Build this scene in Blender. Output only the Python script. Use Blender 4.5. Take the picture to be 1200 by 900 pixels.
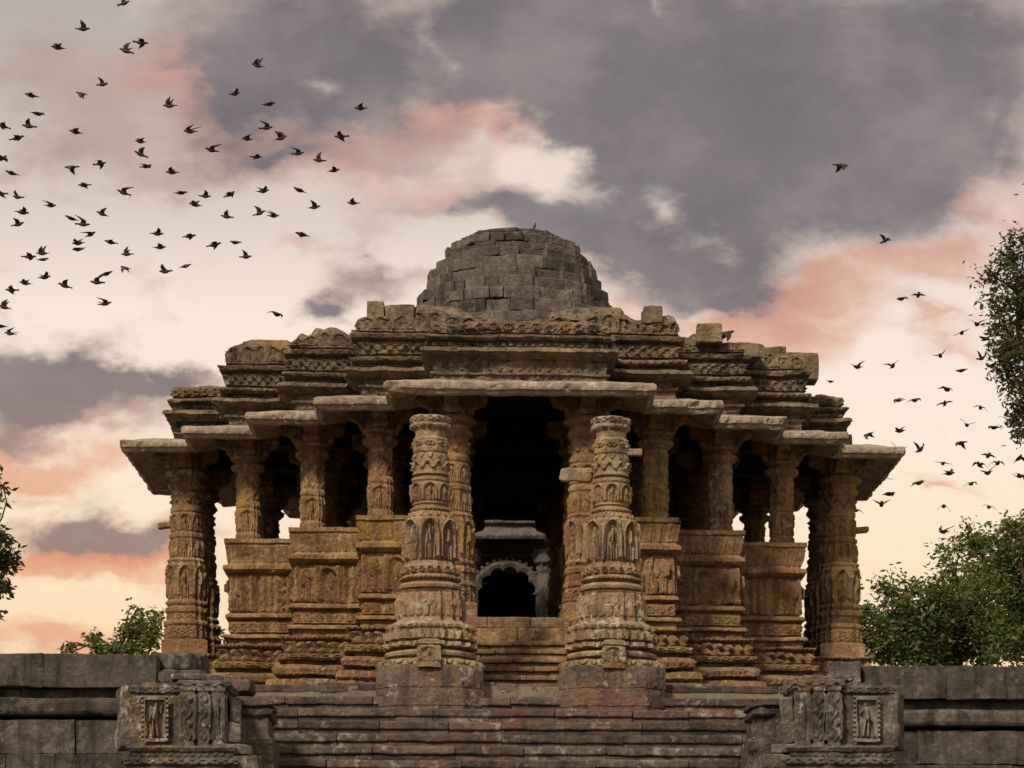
import bpy, math, random
import numpy as np
from mathutils import Vector, Matrix

# ------------------------------------------------------------------ clearing
for o in list(bpy.data.objects):
    bpy.data.objects.remove(o)
S = bpy.context.scene
COL = S.collection
R = math.radians
rng = random.Random(7)

# ------------------------------------------------------------------ camera
F = 3122.0                       # focal length in photo pixels (photo 1200 x 900)
PX, PY = 692.0, 1155.0           # principal point (lens shift)
YAW = R(2.5)
CAM = Vector((-0.94, -62.8, -5.7))
cam_d = bpy.data.cameras.new('camera')
cam = bpy.data.objects.new('camera', cam_d)
COL.objects.link(cam)
cam.location = CAM
cam.rotation_euler = (R(90), 0, -YAW)
cam_d.sensor_width = 36.0
cam_d.lens = F / 1200 * 36
cam_d.shift_x = (600 - PX) / 1200
cam_d.shift_y = (PY - 450) / 1200
cam_d.clip_start = 0.5
cam_d.clip_end = 6000
S.camera = cam
FW = Vector((math.sin(YAW), math.cos(YAW), 0))
RT = Vector((math.cos(YAW), -math.sin(YAW), 0))

def at(px, py, d):
    """world point seen at photo pixel px,py at depth d"""
    return CAM + FW * d + RT * ((px - PX) / F * d) + Vector((0, 0, (PY - py) / F * d))

# ------------------------------------------------------------------ world (sunset cloud sky) and light
W = bpy.data.worlds.new('World')
S.world = W
W.use_nodes = True
nt = W.node_tree
nt.nodes.clear()
SUN_AZ, SUN_EL = R(-30), R(40)     # azimuth measured from the viewing side (-Y) towards -X

class NG:
    """tiny node-graph writer"""
    def __init__(s, tree): s.t = tree
    def node(s, kind, **kw):
        n = s.t.nodes.new(kind)
        for k, v in kw.items(): setattr(n, k, v)
        return n
    def put(s, sock, v):
        if isinstance(v, bpy.types.NodeSocket): s.t.links.new(v, sock)
        elif v is not None: sock.default_value = v
    def math(s, op, a, b=None, c=None, clamp=False):
        n = s.node('ShaderNodeMath', operation=op); n.use_clamp = clamp
        for i, v in enumerate((a, b, c)):
            if v is not None: s.put(n.inputs[i], v)
        return n.outputs[0]
    def vmath(s, op, a, b=None, c=None):
        n = s.node('ShaderNodeVectorMath', operation=op)
        for i, v in enumerate((a, b, c)):
            if v is not None: s.put(n.inputs[i], v)
        return n.outputs['Value'] if op in ('LENGTH', 'DOT_PRODUCT', 'DISTANCE') else n.outputs[0]
    def smooth(s, x, a, b, lo=0.0, hi=1.0):
        n = s.node('ShaderNodeMapRange', interpolation_type='SMOOTHSTEP')
        s.put(n.inputs[0], x)
        for i, v in enumerate((a, b, lo, hi)): n.inputs[i + 1].default_value = v
        return n.outputs[0]
    def mix(s, f, a, b, blend='MIX'):
        n = s.node('ShaderNodeMix', data_type='RGBA', blend_type=blend)
        s.put(n.inputs[0], f); s.put(n.inputs[6], a); s.put(n.inputs[7], b)
        return n.outputs[2]
    def noise(s, v, scale, detail=4, rough=0.55, dist=0.0, col=False):
        n = s.node('ShaderNodeTexNoise')
        s.put(n.inputs['Vector'], v)
        n.inputs['Scale'].default_value = scale
        n.inputs['Detail'].default_value = detail
        n.inputs['Roughness'].default_value = rough
        n.inputs['Distortion'].default_value = dist
        return n.outputs[1 if col else 0]

def lin(c):
    return tuple(((v / 255) / 12.92 if v / 255 <= 0.04045 else ((v / 255 + 0.055) / 1.055) ** 2.4) for v in c) + (1.0,)

def direction_uv(px, py):
    """sky direction of a photo pixel as (x/y, z/y)"""
    d = at(px, py, 100.0) - CAM
    return d.x / d.y, d.z / d.y

def build_sky():
    g = NG(nt)
    tc = g.node('ShaderNodeTexCoord')
    sep = g.node('ShaderNodeSeparateXYZ'); g.put(sep.inputs[0], tc.outputs['Generated'])
    dy = g.math('MAXIMUM', g.math('ABSOLUTE', sep.outputs[1]), 0.08)
    u = g.math('DIVIDE', sep.outputs[0], dy)
    v = g.math('DIVIDE', sep.outputs[2], dy)
    ahead = g.smooth(sep.outputs[1], 0.1, 0.4)
    cmb = g.node('ShaderNodeCombineXYZ'); g.put(cmb.inputs[0], u); g.put(cmb.inputs[1], v)
    uv = cmb.outputs[0]
    stretch = g.vmath('MULTIPLY', uv, (1.0, 1.55, 1.0))
    # domain warp: billows
    w1 = g.vmath('SUBTRACT', g.noise(stretch, 11.0, 5, 0.55, col=True), (0.5, 0.5, 0.5))
    w2 = g.vmath('SUBTRACT', g.noise(stretch, 34.0, 6, 0.6, col=True), (0.5, 0.5, 0.5))
    s1 = g.node('ShaderNodeVectorMath', operation='SCALE'); g.put(s1.inputs[0], w1); s1.inputs['Scale'].default_value = 0.060
    s2 = g.node('ShaderNodeVectorMath', operation='SCALE'); g.put(s2.inputs[0], w2); s2.inputs['Scale'].default_value = 0.026
    wuv = g.vmath('ADD', uv, g.vmath('ADD', s1.outputs[0], s2.outputs[0]))
    wsep = g.vmath('MULTIPLY', wuv, (1.0, 1.0, 0.0))

    def field(blobs):
        tot = None
        for (px, py, sx, sy, amp) in blobs:
            cu, cv = direction_uv(px, py)
            kx, ky = F / (sx * 2.0), F / (sy * 2.0)
            off = (-cu * kx, -cv * ky, 0)
            if tot is not None:      # evaluated one blob after another, so the shader stack stays small
                cb = g.node('ShaderNodeCombineXYZ'); cb.inputs[0].default_value, cb.inputs[1].default_value = off[:2]
                g.put(cb.inputs[2], g.math('MULTIPLY', tot, 1e-7)); off = cb.outputs[0]
            p = g.vmath('MULTIPLY_ADD', wsep, (kx, ky, 0), off)
            gr = g.node('ShaderNodeTexGradient', gradient_type='QUADRATIC_SPHERE'); g.put(gr.inputs[0], p)
            tot = g.math('MULTIPLY_ADD', gr.outputs['Fac'], amp * 1.15, tot if tot is not None else 0.0)
        return tot
    grey = field([
        (330, 30, 120, 60, 1.0), (440, 45, 90, 55, .8), (250, 85, 60, 50, .35), (380, 130, 110, 50, .8), (300, 110, 60, 40, .5), (210, 90, 50, 40, .4), (520, 100, 40, 40, .4),
        (600, 90, 85, 80, .75), (560, 20, 60, 50, .5), (720, 60, 170, 110, 1.0), (900, 80, 200, 120, 1.0), (1120, 60, 160, 100, 1.0),
        (760, 190, 130, 70, .9), (930, 200, 160, 100, 1.0), (1080, 190, 80, 70, .7), (660, 262, 90, 32, .9), (590, 245, 55, 22, .55), (790, 285, 120, 55, .9),
        (860, 340, 90, 40, .75), (1180, 150, 60, 50, .5),
        (30, 436, 130, 46, 1.15), (150, 430, 95, 22, .8), (70, 470, 130, 24, .75), (210, 432, 50, 14, .35), (25, 160, 50, 60, .22),
        (125, 612, 105, 32, 1.0), (80, 628, 110, 24, .7), (190, 625, 50, 22, .4), (45, 505, 70, 16, .4),
        (385, 370, 44, 20, .8), (365, 378, 36, 14, .5), (450, 340, 60, 14, .45), (435, 308, 22, 14, .5), (330, 185, 90, 25, .75), (450, 225, 70, 18, .35), (230, 170, 60, 18, .3), (530, 255, 40, 18, .5),
        (60, 765, 60, 10, .35)])
    pink = field([
        (215, 95, 60, 50, .6), (110, 110, 60, 30, .35), (480, 112, 50, 36, .6), (330, 165, 120, 40, .3), (440, 185, 90, 40, .25), (560, 135, 60, 30, .6),
        (600, 170, 60, 40, .4), (430, 225, 90, 30, .3), (330, 295, 30, 8, .5), (520, 230, 60, 30, .4),
        (1080, 298, 80, 24, 1.4), (980, 338, 90, 34, 1.2), (890, 385, 100, 28, 1.4), (1110, 368, 50, 18, .9), (1190, 250, 60, 60, .5), (720, 340, 50, 40, .4),
        (1120, 200, 70, 40, .4), (1130, 400, 60, 12, .5), (1095, 580, 36, 9, .7), (750, 380, 70, 25, .5),
        (60, 530, 110, 24, 1.2), (100, 658, 120, 20, 1.4), (30, 655, 90, 18, .8), (150, 645, 90, 18, .8), (70, 745, 120, 20, 1.1), (30, 590, 80, 10, .3),
        (120, 480, 120, 30, .3), (120, 700, 140, 10, .25)])
    glow = field([
        (505, 45, 26, 50, .55), (545, 160, 60, 36, .6), (640, 198, 50, 30, .9), (590, 190, 60, 30, .6), (700, 218, 60, 18, .5), (770, 240, 26, 28, .6),
        (775, 12, 26, 16, .55), (845, 105, 30, 24, .3), (975, 5, 50, 10, .35), (830, 280, 30, 20, .35), (375, 100, 26, 24, .4), (440, 75, 50, 20, .3), (1170, 112, 40, 22, .3),
        (755, 355, 50, 24, .6), (1165, 200, 40, 34, .45), (1185, 235, 40, 30, .5), (150, 30, 90, 50, .35), (470, 215, 90, 30, .5), (380, 240, 100, 30, .4), (560, 300, 60, 40, .4), (1050, 330, 60, 30, .4), (120, 690, 140, 30, .3)])
    mauve = field([(300, 150, 150, 45, .9), (120, 110, 90, 50, .8), (430, 200, 100, 45, .8), (250, 195, 130, 32, .6), (60, 170, 80, 40, .6), (30, 60, 80, 60, .5), (560, 200, 60, 30, .5), (500, 130, 60, 50, .6),
        (150, 480, 150, 40, .8), (60, 560, 90, 16, .6), (120, 650, 110, 22, .6), (430, 290, 50, 26, .6), (410, 345, 70, 26, .7), (1150, 230, 60, 40, .6), (980, 340, 120, 30, .5), (760, 345, 60, 40, .6), (470, 250, 60, 20, .5), (80, 760, 100, 14, .5), (340, 290, 60, 12, .4)])
    fine = g.noise(g.vmath('MULTIPLY', uv, (1.0, 1.7, 1.0)), 30.0, 9, 0.62, 0.15)
    lump = g.noise(g.vmath('MULTIPLY', uv, (1.0, 1.5, 1.0)), 15.0, 6, 0.58)
    broad = g.noise(stretch, 6.0, 4, 0.5)
    mm = g.smooth(g.math('ADD', mauve, g.math('MULTIPLY', g.math('SUBTRACT', fine, 0.5), 1.3)), 0.05, 0.9)
    gm = g.smooth(g.math('ADD', grey, g.math('MULTIPLY', g.math('SUBTRACT', fine, 0.5), 1.15)), 0.04, 0.88)
    pm = g.smooth(g.math('ADD', pink, g.math('MULTIPLY', g.math('SUBTRACT', fine, 0.5), 1.1)), 0.02, 0.95)
    wm = g.smooth(g.math('ADD', glow, g.math('MULTIPLY', g.math('SUBTRACT', fine, 0.5), 1.5)), 0.15, 1.15)
    # clear sky behind the clouds: warm cream low, cooler grey high
    ramp = g.node('ShaderNodeValToRGB')
    g.put(ramp.inputs[0], g.smooth(v, 0.05, 0.40))
    cr = ramp.color_ramp
    cr.elements[0].position = 0.0; cr.elements[0].color = lin((252, 208, 160))
    cr.elements[1].position = 1.0; cr.elements[1].color = lin((178, 168, 162))
    for p_, c_ in ((0.20, (252, 225, 190)), (0.42, (250, 232, 212)), (0.62, (246, 228, 212)), (0.80, (214, 197, 186))):
        e = cr.elements.new(p_); e.color = lin(c_)
    base = ramp.outputs[0]
    lowf = g.smooth(v, 0.14, 0.28)
    pinkc = g.mix(lowf, lin((230, 160, 122)), lin((214, 168, 148)))
    greyc = g.mix(lowf, lin((156, 128, 118)), lin((122, 114, 116)))
    greyc = g.mix(g.math('MULTIPLY', g.smooth(lump, 0.45, 0.70, 0.0, 0.65), lowf), greyc, lin((156, 142, 140)))
    greyc = g.mix(g.math('MULTIPLY', g.smooth(lump, 0.52, 0.32, 0.0, 0.6), lowf), greyc, lin((102, 95, 99)))
    mauvec = g.mix(lowf, lin((208, 168, 146)), lin((178, 152, 142)))
    edge = g.math('MULTIPLY', g.math('MULTIPLY', gm, g.math('SUBTRACT', 1.0, gm)), g.smooth(pink, 0.05, 0.8, 0.3, 2.2), clamp=True)
    c = g.mix(g.math('MULTIPLY', mm, 0.75), base, mauvec)
    c = g.mix(g.math('MULTIPLY', pm, 0.80), c, pinkc)
    c = g.mix(g.math('MULTIPLY', gm, 0.96), c, greyc)
    c = g.mix(edge, c, g.mix(lowf, lin((240, 150, 108)), lin((222, 162, 138))))
    c = g.mix(g.math('MULTIPLY', wm, 0.8), c, lin((250, 230, 214)))
    # away from the sunset: an even bank of pale overcast
    over = g.mix(broad, lin((178, 172, 172)), lin((214, 206, 200)))
    over = g.mix(1.0, over, (1.65, 1.57, 1.46, 1), 'MULTIPLY')
    c = g.mix(ahead, over, c)
    below = g.smooth(sep.outputs[2], -0.12, -0.02)
    c = g.mix(below, lin((120, 110, 98)), c)
    sky = g.node('ShaderNodeTexSky', sky_type='NISHITA')
    sky.sun_disc = False
    sky.sun_elevation = SUN_EL
    sky.sun_rotation = math.pi - SUN_AZ
    b1 = g.node('ShaderNodeBackground'); g.put(b1.inputs[0], sky.outputs[0]); b1.inputs[1].default_value = 0.06
    b2 = g.node('ShaderNodeBackground'); g.put(b2.inputs[0], c); b2.inputs[1].default_value = 1.07
    ms = g.node('ShaderNodeMixShader'); ms.inputs[0].default_value = 0.94
    nt.links.new(b1.outputs[0], ms.inputs[1]); nt.links.new(b2.outputs[0], ms.inputs[2])
    out = g.node('ShaderNodeOutputWorld'); nt.links.new(ms.outputs[0], out.inputs[0])
build_sky()

sun_d = bpy.data.lights.new('sun', 'SUN')
sun_d.energy = 4.2
sun_d.angle = R(7)
sun_d.color = (1.0, 0.87, 0.71)
sun = bpy.data.objects.new('sun', sun_d)
COL.objects.link(sun)
sv = Vector((math.sin(SUN_AZ) * math.cos(SUN_EL), -math.cos(SUN_AZ) * math.cos(SUN_EL), math.sin(SUN_EL)))
sun.rotation_euler = sv.to_track_quat('Z', 'Y').to_euler()
sun.location = (0, 0, 40)

S.view_settings.view_transform = 'Standard'
S.view_settings.look = 'None'
S.view_settings.gamma = 1.0
S.view_settings.exposure = 0.0
S.view_settings.use_curve_mapping = False

# ------------------------------------------------------------------ numpy noise
def _hash(ix, iy, iz, seed):
    h = (ix.astype(np.int64) * 374761393 + iy.astype(np.int64) * 668265263 + iz.astype(np.int64) * 1274126177 + seed * 974634541) & 0xffffffff
    h = ((h ^ (h >> 13)) * 1274126177) & 0xffffffff
    h = h ^ (h >> 16)
    return (h & 0xffff) / 65535.0

def vnoise(x, y, z, seed=0):
    ix, iy, iz = np.floor(x), np.floor(y), np.floor(z)
    fx, fy, fz = x - ix, y - iy, z - iz
    fx, fy, fz = (f * f * (3 - 2 * f) for f in (fx, fy, fz))
    r = 0
    for a in (0, 1):
        for b in (0, 1):
            for c in (0, 1):
                wgt = (fx if a else 1 - fx) * (fy if b else 1 - fy) * (fz if c else 1 - fz)
                r = r + wgt * _hash(ix + a, iy + b, iz + c, seed)
    return r * 2 - 1

def fbm(P, scale, octaves=3, seed=0, gain=0.5):
    r, a = 0, 1.0
    for i in range(octaves):
        s = scale * 2 ** i
        r = r + a * vnoise(P[..., 0] * s + 3.1, P[..., 1] * s + 7.7, P[..., 2] * s + 1.3, seed + i * 17)
        a *= gain
    return r

def h1(i, seed=0):
    i = np.asarray(i)
    return _hash(np.floor(i), np.zeros_like(i, dtype=float), np.zeros_like(i, dtype=float), seed)

# ------------------------------------------------------------------ mesh builder
class MB:
    def __init__(s): s.v = []; s.q = []; s.t = []; s.ng = []; s.n = 0
    def verts(s, P):
        P = np.asarray(P, dtype=np.float64).reshape(-1, 3)
        k = s.n; s.v.append(P); s.n += len(P)
        return k
    def grid(s, P, close=False):
        """P[rows, cols, 3]"""
        r, c, _ = P.shape
        k = s.verts(P)
        idx = np.arange(r * c).reshape(r, c) + k
        if close: idx = np.concatenate([idx, idx[:, :1]], axis=1)
        q = np.stack([idx[:-1, :-1], idx[:-1, 1:], idx[1:, 1:], idx[1:, :-1]], axis=-1).reshape(-1, 4)
        s.q.append(q)
    def fan(s, P, flip=False):
        P = np.asarray(P); c = P.mean(0)
        k = s.verts(np.vstack([P, c]))
        n = len(P)
        a = np.arange(n); b = (a + 1) % n
        t = np.stack([a + k, b + k, np.full(n, n + k)], -1)
        s.t.append(t[:, ::-1] if flip else t)
    def ngon(s, P, flip=False):
        k = s.verts(P); f = list(range(k, k + len(P)))
        s.ng.append(f[::-1] if flip else f)
    def quads(s, P, Q):
        k = s.verts(P); s.q.append(np.asarray(Q) + k)
    def tris(s, P, T):
        k = s.verts(P); s.t.append(np.asarray(T) + k)
    def prism(s, poly, o, ax, ay, az, width):
        """2-D polygon (a,b) in the ax/ay plane extruded by width along az (centred)"""
        o, ax, ay, az = (np.array(v, dtype=float) for v in (o, ax, ay, az))
        A = np.array([o + ax * a + ay * b - az * width / 2 for a, b in poly])
        B = A + az * width
        n = len(poly)
        k = s.verts(np.vstack([A, B]))
        for i in range(n):
            j = (i + 1) % n
            s.q.append(np.array([[k + i, k + j, k + n + j, k + n + i]]))
        s.ng.append([k + i for i in range(n)][::-1])
        s.ng.append([k + n + i for i in range(n)])
    def block(s, c, dims, rot=0.0, r=0.02, res=0.12, rough=0.012, scale=3.0, seed=0, tilt=0.0):
        """a worn stone block: rounded edges and an uneven skin"""
        c = np.array(c, dtype=float); d = np.array(dims, dtype=float)
        nx, ny, nz = (max(2, min(40, int(math.ceil(x / res)) + 1)) for x in d)
        H = d / 2
        def face(ax, sg):
            a, b = [(1, 2), (2, 0), (0, 1)][ax]
            na, nb = [nx, ny, nz][a], [nx, ny, nz][b]
            def line(n, h):
                e = min(r, h * 0.5)
                return np.concatenate([[-h], np.linspace(-h + e, h - e, n), [h]])
            A, B = np.meshgrid(line(na, H[a]), line(nb, H[b]), indexing='ij')
            P = np.zeros(A.shape + (3,)); P[..., a] = A; P[..., b] = B; P[..., ax] = sg * H[ax]
            return P if sg > 0 else P[::-1]
        cr, sr = math.cos(rot), math.sin(rot)
        for ax in range(3):
            for sg in (-1, 1):
                P = face(ax, sg)
                inner = np.maximum(H - r, H * 0.3)
                q = np.clip(P, -inner, inner)
                dv = P - q; ln = np.linalg.norm(dv, axis=-1, keepdims=True)
                P = q + dv / np.maximum(ln, 1e-9) * np.minimum(ln, r)
                x, y, z = P[..., 0], P[..., 1], P[..., 2] + P[..., 0] * tilt
                Pw = np.stack([c[0] + x * cr - y * sr, c[1] + x * sr + y * cr, c[2] + z], -1)
                if rough:
                    n1 = np.stack([fbm(Pw, scale, 3, seed + 5), fbm(Pw, scale, 3, seed + 50), fbm(Pw, scale, 3, seed + 95)], -1)
                    Pw = Pw + n1 * rough
                s.grid(Pw)
    def build(s, name, mat, parent=None, smooth=False):
        me = bpy.data.meshes.new(name)
        V = np.concatenate(s.v).astype(np.float32)
        Q = np.concatenate(s.q).astype(np.int32) if s.q else np.zeros((0, 4), np.int32)
        T = np.concatenate(s.t).astype(np.int32) if s.t else np.zeros((0, 3), np.int32)
        loops = [Q.ravel(), T.ravel()] + [np.array(f, np.int32) for f in s.ng]
        tot = np.concatenate([np.full(len(Q), 4), np.full(len(T), 3), np.array([len(f) for f in s.ng], dtype=int)]).astype(np.int32)
        L = np.concatenate(loops).astype(np.int32)
        start = np.concatenate([[0], np.cumsum(tot)[:-1]]).astype(np.int32)
        me.vertices.add(len(V)); me.vertices.foreach_set('co', V.ravel())
        me.loops.add(len(L)); me.loops.foreach_set('vertex_index', L)
        me.polygons.add(len(tot)); me.polygons.foreach_set('loop_start', start)
        me.polygons.foreach_set('use_smooth', np.full(len(tot), smooth))
        me.update(calc_edges=True); me.validate()
        me.materials.append(mat)
        o = bpy.data.objects.new(name, me)
        COL.objects.link(o)
        if parent: o.parent = parent
        return o

def tag(o, label, cat, group=None, kind=None):
    if label: o['label'] = label
    if cat: o['category'] = cat
    if group: o['group'] = group
    o['kind'] = kind or 'thing'
    return o

def thing(name, label, cat, loc=(0, 0, 0), group=None):
    o = bpy.data.objects.new(name, None); COL.objects.link(o)
    o.location = loc; o.empty_display_size = 0.3
    return tag(o, label, cat, group)

def copy_tree(o, parent=None):
    c = o.copy(); COL.objects.link(c)
    if parent: c.parent = parent
    for ch in [x for x in o.children]: copy_tree(ch, c)
    return c

# ------------------------------------------------------------------ materials
def stone(name, cols, lichen=None, lichen_amt=0.0, stain=0.5, stain_col=(0.03, 0.026, 0.022), pale=None, pale_amt=0.0, bump=0.5, bscale=1.0, island=0.12, red=None, red_amt=0.0):
    m = bpy.data.materials.new(name); m.use_nodes = True
    t = m.node_tree; t.nodes.clear(); g = NG(t)
    geo = g.node('ShaderNodeNewGeometry')
    P = geo.outputs['Position']
    n1 = g.noise(P, 0.55, 3, 0.5)
    n2 = g.noise(P, 2.3, 7, 0.62, 0.4)
    n3 = g.noise(P, 11.0, 7, 0.65)
    ramp = g.node('ShaderNodeValToRGB')
    g.put(ramp.inputs[0], g.math('ADD', g.math('MULTIPLY', n2, 0.62), g.math('MULTIPLY', n3, 0.38)))
    cr = ramp.color_ramp
    k = len(cols)
    cr.elements[0].position = 0.30; cr.elements[0].color = (*cols[0], 1)
    cr.elements[1].position = 0.70; cr.elements[1].color = (*cols[-1], 1)
    for i in range(1, k - 1):
        e = cr.elements.new(0.30 + 0.40 * i / (k - 1)); e.color = (*cols[i], 1)
    c = ramp.outputs[0]
    if red:
        rm = g.smooth(g.math('ADD', g.math('MULTIPLY', g.noise(P, 0.9, 4, 0.6), 0.7), g.math('MULTIPLY', n3, 0.3)), 0.48, 0.60)
        c = g.mix(g.math('MULTIPLY', rm, red_amt), c, (*red, 1))
    if lichen:
        lm = g.smooth(g.math('ADD', g.math('MULTIPLY', g.noise(g.vmath('ADD', P, (13, 5, 2)), 0.85, 5, 0.65), 0.75), g.math('MULTIPLY', n3, 0.25)), 0.52, 0.64)
        c = g.mix(g.math('MULTIPLY', lm, lichen_amt), c, (*lichen, 1))
    # rain streaks and soot
    Ps = g.vmath('MULTIPLY', P, (4.2, 4.2, 0.55))
    sm = g.smooth(g.math('ADD', g.math('MULTIPLY', g.noise(Ps, 1.0, 5, 0.6), 0.7), g.math('MULTIPLY', n1, 0.3)), 0.47, 0.66)
    c = g.mix(g.math('MULTIPLY', sm, stain), c, (*stain_col, 1))
    if pale:
        pmk = g.smooth(g.math('ADD', g.math('MULTIPLY', g.noise(g.vmath('ADD', P, (3, 31, 9)), 4.5, 6, 0.7), 0.7), g.math('MULTIPLY', n1, 0.3)), 0.545, 0.62)
        c = g.mix(g.math('MULTIPLY', pmk, pale_amt), c, (*pale, 1))
    isl = g.math('ADD', g.math('MULTIPLY', geo.outputs['Random Per Island'], island * 2), 1 - island)
    spk = g.math('ADD', g.math('MULTIPLY', g.noise(P, 38.0, 4, 0.7), 0.8), 0.6)
    c = g.mix(1.0, c, g.math('MULTIPLY', isl, spk), 'MULTIPLY')
    bs = g.node('ShaderNodeBsdfPrincipled')
    g.put(bs.inputs['Base Color'], c)
    bs.inputs['Roughness'].default_value = 0.92
    bs.inputs['Specular IOR Level'].default_value = 0.15
    vo = g.node('ShaderNodeTexVoronoi', feature='F1'); g.put(vo.inputs['Vector'], P); vo.inputs['Scale'].default_value = 9.0 * bscale
    hgt = g.math('ADD', g.math('MULTIPLY', g.noise(P, 16 * bscale, 8, 0.7), 1.0), g.math('MULTIPLY', vo.outputs['Distance'], 0.35))
    b = g.node('ShaderNodeBump'); b.inputs['Strength'].default_value = bump; b.inputs['Distance'].default_value = 0.075
    g.put(b.inputs['Height'], hgt); g.put(bs.inputs['Normal'], b.outputs[0])
    out = g.node('ShaderNodeOutputMaterial'); t.links.new(bs.outputs[0], out.inputs[0])
    return m

def plain(name, col, rough=0.8, var=0.25, scale=6.0, trans=0.0, brown=None):
    m = bpy.data.materials.new(name); m.use_nodes = True
    t = m.node_tree; t.nodes.clear(); g = NG(t)
    geo = g.node('ShaderNodeNewGeometry')
    n = g.noise(geo.outputs['Position'], scale, 4, 0.6)
    f = g.math('ADD', g.math('MULTIPLY', n, var * 2), 1 - var)
    f = g.math('MULTIPLY', f, g.math('ADD', g.math('MULTIPLY', geo.outputs['Random Per Island'], var * 1.4), 1 - var * 0.7))
    basec = (*col, 1)
    if brown:
        bm = g.smooth(g.math('ADD', g.noise(geo.outputs['Position'], .9, 3, .6), g.math('MULTIPLY', geo.outputs['Random Per Island'], .12)), .58, .78)
        basec = g.mix(bm, basec, (*brown, 1))
    c = g.mix(1.0, basec, f, 'MULTIPLY')
    bs = g.node('ShaderNodeBsdfPrincipled'); g.put(bs.inputs['Base Color'], c)
    bs.inputs['Roughness'].default_value = rough; bs.inputs['Specular IOR Level'].default_value = 0.2
    out = g.node('ShaderNodeOutputMaterial')
    if trans:
        tr = g.node('ShaderNodeBsdfTranslucent'); g.put(tr.inputs[0], g.mix(1.0, c, (1.3, 1.2, 0.6, 1), 'MULTIPLY'))
        ms = g.node('ShaderNodeMixShader'); ms.inputs[0].default_value = trans
        t.links.new(bs.outputs[0], ms.inputs[1]); t.links.new(tr.outputs[0], ms.inputs[2])
        t.links.new(ms.outputs[0], out.inputs[0])
    else:
        t.links.new(bs.outputs[0], out.inputs[0])
    return m

M_WARM = stone('sandstone', [(.06, .034, .02), (.21, .134, .066), (.41, .29, .16)], lichen=(.29, .18, .04), lichen_amt=.75, stain=.6, stain_col=(.06, .035, .032), pale=(.40, .32, .23), pale_amt=.55, red=(.19, .085, .055), red_amt=.5, bump=.8, bscale=1.2)
M_TOR = stone('carved_sandstone', [(.095, .064, .042), (.245, .177, .108), (.39, .30, .20)], lichen=(.30, .18, .035), lichen_amt=.7, stain=.5, stain_col=(.05, .036, .03), pale=(.48, .42, .36), pale_amt=.65, red=(.22, .11, .07), red_amt=.4, bump=.8, bscale=1.3)
M_ROOF = stone('weathered_sandstone', [(.035, .025, .017), (.14, .102, .064), (.29, .215, .14)], lichen=(.24, .15, .045), lichen_amt=.45, stain=.6, stain_col=(.025, .02, .015), pale=(.30, .245, .19), pale_amt=.45, bump=.8, bscale=1.2)
M_EAVE = stone('eave_stone', [(.11, .08, .055), (.25, .19, .135), (.40, .32, .24)], stain=.35, stain_col=(.06, .045, .035), pale=(.5, .44, .38), pale_amt=.5, bump=.5)
M_DOME = stone('dome_stone', [(.035, .028, .022), (.09, .073, .058), (.16, .132, .108)], stain=.55, stain_col=(.022, .018, .015), pale=(.22, .19, .155), pale_amt=.4, island=.35, bump=.7)
M_GREY = stone('tank_stone', [(.022, .018, .014), (.076, .059, .045), (.165, .128, .095)], stain=.5, stain_col=(.015, .0135, .0125), pale=(.25, .22, .18), pale_amt=.6, island=.38, red=(.115, .06, .042), red_amt=.6, bump=.7)
M_WALL = stone('retaining_wall_stone', [(.022, .0185, .0155), (.066, .055, .045), (.125, .104, .082)], stain=.75, stain_col=(.012, .0115, .011), pale=(.17, .15, .12), pale_amt=.4, island=.25, bump=.5)
M_SHRINE = stone('carved_grey_stone', [(.025, .02, .017), (.095, .079, .063), (.27, .23, .19)], lichen=(.26, .15, .03), lichen_amt=.6, stain=.55, pale=(.42, .38, .33), pale_amt=.7, bump=.8, bscale=1.3)
M_PED = stone('pedestal_stone', [(.035, .027, .022), (.11, .08, .06), (.20, .155, .12)], lichen=(.24, .15, .04), lichen_amt=.5, stain=.65, stain_col=(.03, .023, .02), pale=(.40, .35, .30), pale_amt=.6, red=(.16, .075, .05), red_amt=.5, bump=.8, island=.15)
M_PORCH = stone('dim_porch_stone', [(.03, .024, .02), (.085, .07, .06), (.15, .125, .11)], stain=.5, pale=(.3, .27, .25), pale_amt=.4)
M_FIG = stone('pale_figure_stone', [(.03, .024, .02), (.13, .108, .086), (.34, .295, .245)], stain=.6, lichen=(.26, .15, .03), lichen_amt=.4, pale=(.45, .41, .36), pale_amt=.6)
M_INNER = stone('shaded_stone', [(.012, .009, .007), (.03, .023, .018), (.05, .038, .03)], stain=.6)  # shade of the hall interior and shrine behind, put into the stone colour
M_EARTH = stone('dry_earth', [(.09, .07, .045), (.16, .125, .085), (.2, .16, .11)], stain=.2)
M_LEAF = plain('leaf_green', (.08, .105, .03), .55, .5, 1.2, trans=.3, brown=(.10, .065, .022))
M_LEAF2 = plain('leaf_dark', (.06, .065, .022), .55, .5, 1.2, trans=.25)
M_LEAF3 = plain('leaf_reddish', (.10, .12, .034), .55, .5, 1.2, trans=.3, brown=(.10, .055, .022))
M_BARK = plain('bark', (.05, .037, .026), .9, .3, 8)
M_BIRD = plain('dark_feathers', (.03, .021, .018), .7, .4, 20)

# ------------------------------------------------------------------ relief patterns (carved stone, real depth)
def cap(x, y, ax, ay, bx, by, r):
    dx, dy = bx - ax, by - ay
    t = np.clip(((x - ax) * dx + (y - ay) * dy) / (dx * dx + dy * dy + 1e-9), 0, 1)
    d = np.hypot(x - ax - t * dx, y - ay - t * dy) / r
    return np.sqrt(np.clip(1 - d * d, 0, 1)) * np.minimum(r / 0.09, 1.3)

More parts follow.
